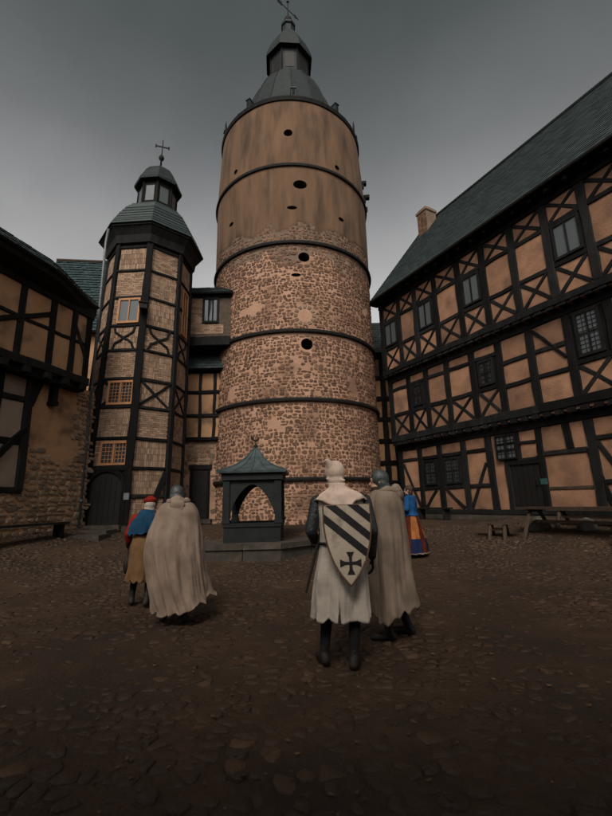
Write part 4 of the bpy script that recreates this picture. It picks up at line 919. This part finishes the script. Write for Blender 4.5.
def blob(B, name, mats, parent, vox=.01, smooth=4, pick=None):
    """weld the collected solids into one continuous skin"""
    me = bpy.data.meshes.new(name); me.from_pydata(B.v, [], B.f); bm = bmesh.new(); bm.from_mesh(me); bmesh.ops.recalc_face_normals(bm, faces=bm.faces[:]); bm.to_mesh(me); bm.free()
    ob = bpy.data.objects.new(name, me); COL.objects.link(ob)
    r = ob.modifiers.new('r', 'REMESH'); r.mode = 'VOXEL'; r.voxel_size = vox; r.use_smooth_shade = True
    s = ob.modifiers.new('s', 'SMOOTH'); s.factor = .5; s.iterations = smooth
    bpy.context.view_layer.update(); dg = bpy.context.evaluated_depsgraph_get(); nm = bpy.data.meshes.new_from_object(ob.evaluated_get(dg)); ob.modifiers.clear(); ob.data = nm; bpy.data.meshes.remove(me)
    nm.materials.clear()
    for m in mats: nm.materials.append(M[m])
    if pick:
        for p in nm.polygons: p.material_index = pick(p.center)
    nm.polygons.foreach_set('use_smooth', [True] * len(nm.polygons)); ob.parent = parent; return ob
def hand(B, wrist, d, nrm, side, curl=.5, s=1.):
    """palm, four jointed fingers of different lengths and a thumb leaving the side of the palm"""
    d = Vector(d).normalized(); nrm = Vector(nrm).normalized(); sd = d.cross(nrm).normalized() * side; w_ = Vector(wrist)
    for k in (-1, -.33, .33, 1): capsule(B, w_ + sd * (.012 * k), .019 * s, w_ + d * .075 * s + sd * (.028 * k * s), .0155 * s, 10)
    for k, ln in ((-1, .055), (-.33, .068), (.33, .072), (1, .064)):
        p = w_ + d * .085 * s + sd * (.029 * k * s); dd = d.copy(); rr = .0105 * s
        for seg, f in ((0, .5), (1, .3), (2, .25)):
            ax = nrm; dd = (dd * math.cos(curl * .8) + nrm * math.sin(curl * .8)).normalized(); nrm2 = (nrm * math.cos(curl * .8) - d * math.sin(curl * .8)); q = p + dd * ln * f * s * 1.15; capsule(B, p, rr, q, rr * .9, 8); p = q; rr *= .92
    p = w_ + d * .025 * s + sd * .03 * s; q = p + (d * .55 + sd * .7 + nrm * .3).normalized() * .045 * s; capsule(B, p, .0145 * s, q, .0125 * s, 8); capsule(B, q, .0125 * s, q + (d * .85 + sd * .15 + nrm * .45).normalized() * .035 * s, .0105 * s, 8)
def head(B, c, yaw=0, pitch=0, s=1., beard=False):
    m = Matrix.Rotation(yaw, 3, 'Z') @ Matrix.Rotation(pitch, 3, 'X'); c = Vector(c); q = lambda x, y, z: c + m @ Vector((x * s, y * s, z * s))
    ellip(B, q(0, -.005, .02), (.077 * s, .096 * s, .1 * s), m); ellip(B, q(0, .025, -.045), (.058 * s, .068 * s, .075 * s), m)
    capsule(B, q(0, .086, .005), .009 * s, q(0, .108, -.028), .014 * s, 8); ellip(B, q(0, .078, .03), (.055 * s, .018 * s, .012 * s), m)      # nose, brow
    ellip(B, q(0, .083, -.062), (.024 * s, .012 * s, .009 * s), m); ellip(B, q(0, .07, -.1), (.03 * s, .026 * s, .022 * s), m)                 # mouth, chin
    for k in (-1, 1): ellip(B, q(.078 * k, -.008, -.01), (.012 * s, .022 * s, .033 * s), m); ellip(B, q(.031 * k, .083, .008), (.014 * s, .009 * s, .009 * s), m)
    if beard: ellip(B, q(0, .065, -.115), (.05 * s, .045 * s, .06 * s), m); ellip(B, q(0, .045, -.07), (.068 * s, .055 * s, .05 * s), m)
    return q, m
def limbs(B, J, rs):
    for (a, b), (r0, r1) in zip(zip(J[:-1], J[1:]), rs): capsule(B, a, r0, b, r1)
def foot(B, ankle, yaw=0, l=.2):
    a = Vector(ankle); d = Vector((-math.sin(yaw), math.cos(yaw), 0)); z = Vector((0, 0, 1))
    capsule(B, a, .047, Vector((a.x, a.y, .045)) - d * .035, .043); capsule(B, Vector((a.x, a.y, .05)) - d * .03, .042, Vector((a.x, a.y, .036)) + d * (l * .72), .036); capsule(B, Vector((a.x, a.y, .036)) + d * (l * .5), .037, Vector((a.x, a.y, .032)) + d * l * .85, .03)
def torso(B, hz=.93, lean=0., sw=.19, top=1.45):
    f = lambda z: lean * max(0, z - hz); g = (top - hz) / .52; Z = lambda z: hz + (z - .93) * g
    ellip(B, (0, f(hz), hz + .02), (.165, .125, .14)); ellip(B, (0, f(Z(1.1)) + .005, Z(1.1)), (.145, .11, .16 * g)); ellip(B, (0, f(Z(1.28)), Z(1.28)), (.165, .115, .17 * g)); capsule(B, (-sw + .03, f(top), top - .03), .068, (sw - .03, f(top), top - .03), .068)
    ellip(B, (0, f(Z(1.38)) - .02, Z(1.38)), (.15, .09, .09)); capsule(B, (0, f(top), top - .02), .06, (0, f(top) + .03 + lean * .1, top + .12), .054)
def garment(rings, n=120, folds=(), a0=0., a1=360., hem=.0, seed=0, power=2.0, notch=None):
    """sheet of cloth lofted through rings (z, cx, cy, rx, ry, fold depth); angle 0 = behind (-y), clockwise seen from above"""
    full = a1 - a0 >= 359.9; vs = []; fs = []; m = n if full else n + 1; rows = []
    T = len(rings)
    # refine rings by Catmull-Rom
    fine = []
    for i in range(T - 1):
        p0, p1, p2, p3 = rings[max(0, i - 1)], rings[i], rings[i + 1], rings[min(T - 1, i + 2)]
        for k in range(6):
            t = k / 6; fine.append(tuple(.5 * (2 * b + (c - a) * t + (2 * a - 5 * b + 4 * c - d) * t * t + (3 * b - a - 3 * c + d) * t ** 3) for a, b, c, d in zip(p0, p1, p2, p3)))
    fine.append(rings[-1])
    for j, (z, cx, cy, rx, ry, am) in enumerate(fine):
        tt = j / (len(fine) - 1)
        for i in range(m):
            a = R_(a0 + (a1 - a0) * i / n); k = 0
            for (fn, fa, ph, tw) in folds:
                # irregular soft pleats: noise round the body, drawn out down the cloth
                q_ = fn * .36; s_ = nz(math.cos(a) * q_ + seed * 1.7 + fn, math.sin(a) * q_ + ph, tt * .7 + tw * tt * .5); w1 = math.sin(fn * a + ph + tw * tt + 2.6 * nz(math.cos(a) * 1.7 + seed + fn, math.sin(a) * 1.7, tt * 1.1)); k += fa * (1.5 * (s_ - .5 * abs(s_) * s_) + .75 * (w1 - .4 * w1 * w1) * (.35 + 1.5 * abs(nz(math.cos(a) * 1.9 - fn, math.sin(a) * 1.9 + seed, tt * 1.2 + 4))))
            k += .5 * nz(math.cos(a) * 4 + seed, math.sin(a) * 4, tt * 5 + seed) + .16 * nz(math.cos(a) * 11 + seed, math.sin(a) * 11, tt * 9 + seed)
            e = (abs(math.cos(a)) ** power + abs(math.sin(a)) ** power) ** (-1 / power); dz = hem * tt ** 3 * nz(math.cos(a) * 3 + seed, math.sin(a) * 3, 5)
            if notch: dz += notch(a, tt)
            vs.append((cx - math.sin(a) * e * rx * (1 + am * k), cy - math.cos(a) * e * ry * (1 + am * k), z + dz))
    for j in range(len(fine) - 1):
        for i in range(n): i2 = (i + 1) % m; fs.append((j * m + i, j * m + i2, (j + 1) * m + i2, (j + 1) * m + i))
    return vs, fs
def cloth_obj(name, vf, m, parent, th=.008):
    o = mesh_obj(name, vf[0], vf[1], m, parent, True); s = o.modifiers.new('thickness', 'SOLIDIFY'); s.thickness = th; s.offset = -1
    return o
def person(label, P, yaw, group=None):
    return thing('person', label, 'person', (P[0], P[1], gh(*P) + .012), yaw)

# --- knight with the shield on his back (faces away from the camera)
kn = person('person in white surcoat and pale hood with striped cross shield on the back', (.31, 4.07), R_(-4))
B = Buf(); torso(B, .93, .02, .215); q, m = head(B, (-.045, .05, 1.655), R_(14), R_(4))
limbs(B, [(-.1, 0, .92), (-.155, .02, .5), (-.2, -.02, .09)], [(.085, .062), (.06, .043)]); foot(B, (-.2, -.02, .09), R_(22))
limbs(B, [(.1, 0, .92), (.09, -.04, .5), (.06, -.12, .09)], [(.085, .062), (.06, .043)]); foot(B, (.06, -.12, .09), R_(-14))
limbs(B, [(-.225, .02, 1.4), (-.29, -.02, 1.14), (-.25, .18, .98)], [(.072, .058), (.056, .04)]); hand(B, (-.245, .21, .97), (.3, .9, .1), (0, .1, -1), 1, .7)
limbs(B, [(.225, .02, 1.4), (.285, -.02, 1.13), (.275, .05, .9)], [(.072, .058), (.056, .04)]); hand(B, (.276, .058, .875), (.05, .25, -1), (-1, .1, 0), 1, .55)
def pk(c):
    if c.z > 1.5: return 1
    if c.z < .16: return 2
    if c.z < .8 and abs(c.x) < .24: return 3
    if abs(c.x) > .22 and c.z < .9: return 2
    if c.y > .2 and .9 < c.z < 1.1: return 2
    return 0
blob(B, 'body', ['mail', 'skin', 'leather', 'hose_dark'], kn, .0085, 3, pk)
cloth_obj('surcoat', garment([(1.475, .0, .0, .14, .1, .0), (1.44, 0, .0, .215, .125, .01), (1.33, 0, 0, .225, .145, .02), (1.15, 0, 0, .205, .15, .04), (.98, -.005, 0, .205, .165, .07), (.78, -.02, 0, .235, .195, .11), (.55, -.03, -.005, .255, .215, .15), (.385, -.035, -.01, .265, .23, .18)], 160, ((5, .5, .3, .5), (8, .45, 1.2, -.8), (15, .22, 2, .6)), hem=.05, seed=3, notch=lambda a, t: .5 * max(0, t - .5) * math.exp(-((math.atan2(math.sin(a), math.cos(a)) - .05) / .03) ** 2)), 'linen', kn)
B = Buf(); B.tube([(.215 * math.sin(R_(d)), .172 * math.cos(R_(d)) * 1.03, 1.02 + .01 * math.sin(R_(2 * d))) for d in range(0, 361, 15)], .014, 6); B.obj('belt', 'leather', kn, rel=(0, 0, 0))
B = Buf()                                      # padded hood with a turned tip, and its shoulder cape
ellip(B, (-.045, .035, 1.69), (.1, .115, .112)); ellip(B, (-.04, .02, 1.61), (.083, .09, .08)); capsule(B, (-.035, .01, 1.56), .075, (-.01, .0, 1.49), .085); capsule(B, (-.08, -.02, 1.745), .052, (-.115, -.05, 1.795), .02); capsule(B, (-.115, -.05, 1.795), .02, (-.135, -.045, 1.79), .012)
capsule(B, (-.12, -.03, 1.62), .014, (.04, -.055, 1.6), .015); capsule(B, (-.115, -.0, 1.575), .014, (.045, -.05, 1.56), .014)
blob(B, 'hood', ['linen_pink'], kn, .0095, 2)
hc = garment([(1.575, -.03, .0, .078, .085, .02), (1.53, -.02, -.002, .1, .105, .06), (1.495, -.008, -.004, .165, .14, .1), (1.455, 0, -.006, .225, .165, .11), (1.425, 0, -.008, .245, .175, .1)], 140, ((5, .5, .5, .4), (9, .4, 1, -.5)), hem=.04, seed=8, notch=lambda a, t: -.09 * t * max(0, math.cos(a)) ** 7)
cape = cloth_obj('hood_cape', hc, 'linen_pink', kn)
B = Buf(); B.tube(hc[0][-140:] + hc[0][-140:-139], .0075, 6); B.obj('hem_cord', 'shield_rim', cape, rel=(0, 0, 0))
# sword at the left hip
sw = thing('sword', 'sheathed sword hanging at the left hip of the person with the shield', 'sword', (.31, 4.07, 0), R_(-4))
B = Buf(); B.tube([(-.24, .02, 1.0), (-.345, -.1, .62)], [.018, .012], 6); B.obj('scabbard', 'leather', sw, rel=(0, 0, 0))
B = Buf(); B.tube([(-.235, .02, 1.0), (-.205, .075, 1.14)], .013, 6); B.tube([(-.205, .075, 1.14), (-.2, .082, 1.165)], .024, 6); B.tube([(-.295, .03, 1.02), (-.17, .03, 1.0)], .01, 6); B.obj('hilt', 'iron', sw, rel=(0, 0, 0))
# shield: heater, slung on the back
shp = Vector((.255, 4.07, 0)); sh = thing('shield', 'pale heater shield with three black diagonal bands and a black cross', 'shield', (.338, 3.80, 1.385), R_(-3)); sh.rotation_euler = (R_(-4), R_(-1), R_(-3))
SW, SH = .21, .67
def outline(n=16):
    pts = [(-SW, 0), (SW, 0)]
    for k in range(1, n + 1): t = k / n; pts.append((SW * (1 - t ** 2.3) * (1 - .06 * math.sin(math.pi * t)), -.16 - (SH - .16) * t ** .95 if t < 1 else -SH))
    for k in range(n - 1, 0, -1): t = k / n; pts.append((-SW * (1 - t ** 2.3) * (1 - .06 * math.sin(math.pi * t)), -.16 - (SH - .16) * t ** .95))
    pts.insert(2, (SW, -.16)); pts.append((-SW, -.16)); return pts
OUT = outline()
def sp(x, z, o): return (x, .9 * x * x - o + .02, z)
def clipx(poly, a, b): return clip(clip(poly, a, 0, -1, 0), b, 0, 1, 0)
def clip_convex(poly, hull):
    n = len(hull); cx = sum(p[0] for p in hull) / n; cz = sum(p[1] for p in hull) / n
    for i in range(n):
        a, b = hull[i], hull[(i + 1) % n]; nx_, ny_ = b[1] - a[1], a[0] - b[0]
        if abs(nx_) + abs(ny_) < 1e-9: continue
        if (cx - a[0]) * nx_ + (cz - a[1]) * ny_ > 0: nx_, ny_ = -nx_, -ny_
        poly = clip(poly, a[0], a[1], nx_, ny_)
        if len(poly) < 3: return []
    return poly
def sheet(poly, o, name, m, par):
    B = Buf()
    for k in range(-12, 12):
        q = clipx(poly, k * .02, (k + 1) * .02)
        if len(q) >= 3: B.add([sp(x, z, o) for x, z in q], [tuple(range(len(q)))])
    return B.obj(name, m, par, rel=(0, 0, 0))
bd = sheet(OUT, .012, 'board', 'shield_field', sh); sm = bd.modifiers.new('t', 'SOLIDIFY'); sm.thickness = .014; sm.offset = 0
for k in range(3):
    c0 = -.105 + k * .165; h_ = .04
    q = clip_convex([(-.4, c0 + h_ - .84 * (-.4 + .21)), (.4, c0 + h_ - .84 * (.4 + .21)), (.4, c0 - h_ - .84 * (.4 + .21)), (-.4, c0 - h_ - .84 * (-.4 + .21))], OUT)
    if q: sheet(q, .0215, 'band', 'shield_black', sh)
cz = -.49
cr = Buf()
for k in range(4):
    a = k * math.pi / 2; ca, sa = math.cos(a), math.sin(a); poly = [(-.011, -.005), (.011, -.005), (.014, .05), (.034, .092), (-.034, .092), (-.014, .05)]
    q = [(x * ca - y * sa + .008, x * sa + y * ca + cz) for x, y in poly]
    for kk in range(-12, 12):
        r = clipx(q, kk * .02, (kk + 1) * .02)
        if len(r) >= 3: cr.add([sp(x, z, .0218 + k * .0004) for x, z in r], [tuple(range(len(r)))])
cr.obj('cross', 'shield_black', sh, rel=(0, 0, 0))
B = Buf(); B.tube([sp(x, z, .016) for x, z in OUT + [OUT[0]]], .0095, 6); B.obj('rim', 'shield_rim', sh, rel=(0, 0, 0))

# --- cloaked person beside the knight (looks to the left)
c2 = person('person in drab wool cloak and grey mail coif beside the striped shield', (.875, 4.76), R_(72))
B = Buf(); torso(B, .91, .03); q2, m2 = head(B, (.0, .07, 1.615), R_(12), R_(-4), 1, True)
limbs(B, [(-.1, 0, .9), (-.12, .06, .49), (-.13, .04, .09)], [(.088, .064), (.062, .043)]); foot(B, (-.13, .04, .09), R_(10))
limbs(B, [(.1, 0, .9), (.11, .0, .49), (.12, -.13, .09)], [(.088, .064), (.062, .043)]); foot(B, (.12, -.13, .09), R_(-10))
limbs(B, [(-.18, .02, 1.36), (-.2, .0, 1.1), (-.12, .1, .98)], [(.062, .05), (.048, .034)]); hand(B, (-.1, .115, .97), (.7, .4, -.1), (0, -.3, -1), 1, .7, .9)
limbs(B, [(.18, .02, 1.36), (.2, .0, 1.1), (.12, .1, 1.0)], [(.062, .05), (.048, .034)]); hand(B, (.1, .115, 1.0), (-.7, .4, -.1), (0, -.3, -1), -1, .7, .9)
def pk2(c):
    if c.z > 1.46:
        l = m2.transposed() @ (Vector(c) - Vector((.0, .07, 1.615)))
        if l.z < -.055 and l.y > .0: return 3
        if l.y > .088 and .0 < l.z < .018 and .014 < abs(l.x) < .045: return 4
        return 1
    return 2 if c.z < .2 else 0
blob(B, 'body', ['hose_dark', 'skin', 'leather', 'hair_dark', 'eye'], c2, .0085, 3, pk2)
B = Buf(); ellip(B, q2(0, -.016, .03), (.094, .106, .11), m2); ellip(B, q2(0, -.03, -.03), (.098, .075, .09), m2); ellip(B, q2(0, -.04, -.08), (.09, .085, .1), m2); capsule(B, (0, .02, 1.54), .085, (0, .0, 1.44), .12)
blob(B, 'coif', ['mail_light'], c2, .011, 3)
cloth_obj('cloak', garment([(1.515, 0, .02, .1, .1, .02), (1.495, 0, .015, .185, .15, .03), (1.42, 0, .01, .245, .185, .04), (1.3, 0, .01, .26, .205, .05), (1.05, 0, .005, .27, .22, .1), (.75, 0, .0, .275, .23, .15), (.45, 0, -.01, .285, .245, .18), (.225, 0, -.02, .3, .26, .2)], 180, ((5, .55, .2, .3), (8, .5, 1.1, -.4), (15, .16, .4, .5)), -174, 174, hem=.1, seed=21, notch=lambda a, t: .09 * t ** 3 * max(0, math.cos(a))), 'cloak_drab', c2, .006)
def hood_roll(par, z, s=1., m='cloak_sand', oy=0., seed=0):
    B = Buf(); n = 16
    for k in range(n):
        a, b = 2 * math.pi * k / n, 2 * math.pi * (k + 1) / n
        f = lambda t: (s * (.125 + .012 * math.sin(3 * t + seed)) * math.sin(t), oy - s * (.105 + .01 * math.sin(2 * t + seed)) * math.cos(t), z + s * (.012 * math.sin(4 * t + seed) - .018 * (1 - math.cos(t)) + .03))
        r = lambda t: s * (.036 + .016 * max(0, math.cos(t)) + .006 * math.sin(5 * t + seed)); capsule(B, f(a), r(a), f(b), r(b), 8)
    ellip(B, (0, oy - s * .15, z - .03), (.1 * s, .045 * s, .075 * s)); capsule(B, (-.06 * s, oy - .165 * s, z - .03), .02, (.06 * s, oy - .175 * s, z - .075), .018, 8); capsule(B, (-.07 * s, oy - .15 * s, z + .015), .022, (.07 * s, oy - .16 * s, z - .015), .02, 8)
    return blob(B, 'cloak_hood', [m], par, .009, 2)
hood_roll(c2, 1.49, 1.02, 'cloak_drab', .0, 1)

# --- cloaked person walking away on the left
cl = person('person in wide sand-coloured cloak and grey coif walking beside the red cap', (-1.72, 5.58), R_(14))
B = Buf(); torso(B, .88, .16, .19, 1.38); q3, m3 = head(B, (-.03, .19, 1.54), R_(8), R_(-12), .98)
limbs(B, [(-.1, 0, .88), (-.11, .1, .48), (-.12, .0, .09)], [(.088, .064), (.062, .043)]); foot(B, (-.12, .0, .09), R_(12))
limbs(B, [(.1, 0, .88), (.12, .04, .48), (.13, -.14, .1)], [(.088, .064), (.062, .043)]); foot(B, (.13, -.14, .09), R_(-12))
limbs(B, [(-.18, .08, 1.3), (-.24, .06, 1.05), (-.2, .16, .9)], [(.062, .05), (.048, .034)]); hand(B, (-.2, .175, .88), (.1, .5, -.6), (1, .1, 0), -1, .5, .9)
limbs(B, [(.18, .08, 1.3), (.22, .06, 1.05), (.18, .16, .95)], [(.062, .05), (.048, .034)]); hand(B, (.17, .18, .94), (-.3, .6, -.2), (-1, .1, 0), 1, .5, .9)
blob(B, 'body', ['hose_dark', 'skin', 'leather'], cl, .0085, 3, lambda c: 1 if c.z > 1.47 else (2 if c.z < .22 else 0))
B = Buf(); ellip(B, q3(0, -.014, .03), (.094, .106, .108), m3); ellip(B, q3(0, -.03, -.03), (.098, .075, .09), m3); ellip(B, q3(0, -.04, -.07), (.09, .085, .1), m3); capsule(B, (-.02, .13, 1.47), .085, (0, .08, 1.38), .12)
blob(B, 'coif', ['mail_light'], cl, .011, 3)
cloth_obj('cloak', garment([(1.455, -.01, .11, .1, .1, .02), (1.43, -.005, .1, .19, .155, .03), (1.35, 0, .08, .25, .195, .04), (1.25, 0, .06, .285, .22, .05), (1.02, -.015, .02, .34, .265, .12), (.78, -.005, -.01, .36, .29, .18), (.5, .045, -.03, .355, .31, .22), (.27, .105, -.05, .35, .32, .24), (.155, .14, -.06, .35, .33, .26)], 190, ((4, .5, .2, .6), (7, .5, 2.1, .5), (13, .2, .9, 1.0)), -172, 172, hem=.08, seed=33, notch=lambda a, t: t ** 3 * (.085 * (1 + math.cos(a + 2.27)) - .02)), 'cloak_sand', cl, .006)
hood_roll(cl, 1.435, 1.0, 'cloak_sand', .085, 2)

# --- companion with the red cap
cp = person('person in red cap with blue shoulder cape, red sleeves and tan skirts', (-2.48, 6.5), R_(8))
B = Buf(); torso(B, .82, .1, .175, 1.26); q4, m4 = head(B, (.02, .12, 1.42), R_(20), R_(-6), .95)
limbs(B, [(-.09, 0, .82), (-.12, .06, .45), (-.14, .02, .09)], [(.08, .06), (.058, .04)]); foot(B, (-.14, .02, .09), R_(12))
limbs(B, [(.09, 0, .82), (.1, .0, .45), (.1, -.12, .09)], [(.08, .06), (.058, .04)]); foot(B, (.1, -.12, .09), R_(-10))
limbs(B, [(-.17, .06, 1.22), (-.245, .03, 1.0), (-.255, .12, .82)], [(.07, .062), (.06, .042)]); hand(B, (-.255, .13, .8), (0, .3, -1), (1, .1, 0), -1, .5)
limbs(B, [(.17, .06, 1.22), (.24, .05, 1.0), (.2, .2, .88)], [(.07, .062), (.06, .042)]); hand(B, (.19, .22, .87), (-.1, .8, -.4), (-1, .1, 0), 1, .5)
def pk4(c):
    if c.z > 1.33: return 1
    if abs(c.x) > .16 and c.z < .87: return 2
    if c.z < .2: return 2
    return 0 if c.z > .8 else 3
blob(B, 'body', ['red', 'skin', 'leather', 'hose_dark'], cp, .0085, 3, pk4)
B = Buf(); ellip(B, q4(0, -.03, -.005), (.083, .085, .085), m4); ellip(B, q4(0, -.05, -.075), (.075, .055, .06), m4); blob(B, 'hair', ['hair_grey'], cp, .01, 2)
B = Buf(); ellip(B, q4(0, -.01, .075), (.1, .112, .055), m4); ellip(B, q4(.0, -.005, .045), (.092, .108, .035), m4); capsule(B, q4(-.02, -.03, .115), .03, q4(.02, -.05, .12), .025); blob(B, 'cap', ['red'], cp, .01, 3)
cloth_obj('shoulder_cape', garment([(1.36, .01, .1, .075, .08, .02), (1.31, 0, .09, .13, .12, .04), (1.2, 0, .06, .215, .165, .06), (1.06, 0, .04, .255, .2, .09), (1.0, 0, .035, .262, .21, .1)], 120, ((5, .5, .4, .3), (9, .4, 1.4, .4)), hem=.05, seed=5), 'blue', cp)
cloth_obj('skirt', garment([(.98, 0, .03, .17, .15, .02), (.8, 0, .015, .2, .18, .05), (.55, 0, .01, .215, .19, .11), (.34, 0, 0, .235, .21, .14)], 130, ((6, .5, .2, .4), (10, .4, 1, .5)), hem=.08, seed=9), 'tan', cp)
B = Buf(); ellip(B, (-.24, .03, .55), (.05, .07, .13)); capsule(B, (-.24, .03, .62), .03, (-.2, .03, .86), .012); blob(B, 'bag', ['leather'], cp, .01, 3)

# --- far person in blue bodice and striped gown
fp = person('person in blue tunic and long orange, maroon and blue skirt near the benches', (2.5, 10.36), R_(55))
B = Buf(); torso(B, .9, .02, .17, 1.36); q5, m5 = head(B, (0, .04, 1.52), R_(10), 0, .95)
limbs(B, [(-.09, 0, .9), (-.1, .02, .48), (-.11, .0, .09)], [(.08, .06), (.058, .04)]); foot(B, (-.11, 0, .09), R_(10))
limbs(B, [(.09, 0, .9), (.1, .02, .48), (.11, .03, .09)], [(.08, .06), (.058, .04)]); foot(B, (.11, .03, .09), R_(-10))
limbs(B, [(-.17, .02, 1.31), (-.25, .02, 1.08), (-.14, .2, 1.05)], [(.075, .07), (.065, .04)]); hand(B, (-.12, .22, 1.05), (.6, .6, 0), (0, 0, -1), 1, .6)
limbs(B, [(.17, .02, 1.31), (.25, .02, 1.08), (.14, .2, 1.05)], [(.075, .07), (.065, .04)]); hand(B, (.12, .22, 1.05), (-.6, .6, 0), (0, 0, -1), -1, .6)
blob(B, 'body', ['blue_bright', 'skin', 'leather'], fp, .0095, 3, lambda c: 1 if c.z > 1.43 or (c.y > .2 and .95 < c.z < 1.15) else (2 if c.z < .15 else 0))
B = Buf(); ellip(B, q5(0, -.02, .035), (.088, .102, .1), m5); ellip(B, q5(0, -.05, -.06), (.085, .06, .09), m5); blob(B, 'hair', ['hair_dark'], fp, .01, 2)
cloth_obj('tunic', garment([(1.40, 0, .01, .09, .085, .0), (1.36, 0, .01, .165, .12, .03), (1.2, 0, .01, .19, .15, .06), (1.02, 0, .01, .17, .14, .06), (.92, 0, .01, .195, .165, .1)], 110, ((5, .5, .4, .3), (9, .4, 1.4, .4)), hem=.04, seed=15), 'blue_bright', fp)
sk = cloth_obj('skirt', garment([(.97, 0, .01, .15, .12, .02), (.85, 0, .01, .2, .17, .05), (.6, 0, .0, .25, .23, .08), (.3, 0, -.01, .31, .29, .1), (.06, 0, -.01, .35, .33, .11)], 144, ((6, .5, .2, .1), (12, .3, 1, .1)), hem=.02, seed=19), 'maroon', fp)
for mm in ('orange', 'blue_deep', 'cloak_sand'): sk.data.materials.append(M[mm])
for p in sk.data.polygons:
    a = math.degrees(math.atan2(-p.center.x, -p.center.y)); band = int((a + 360 + 12) // 45) % 2
    if p.center.z < .09: p.material_index = 3
    elif band: p.material_index = 1 if p.center.z > .42 else 2
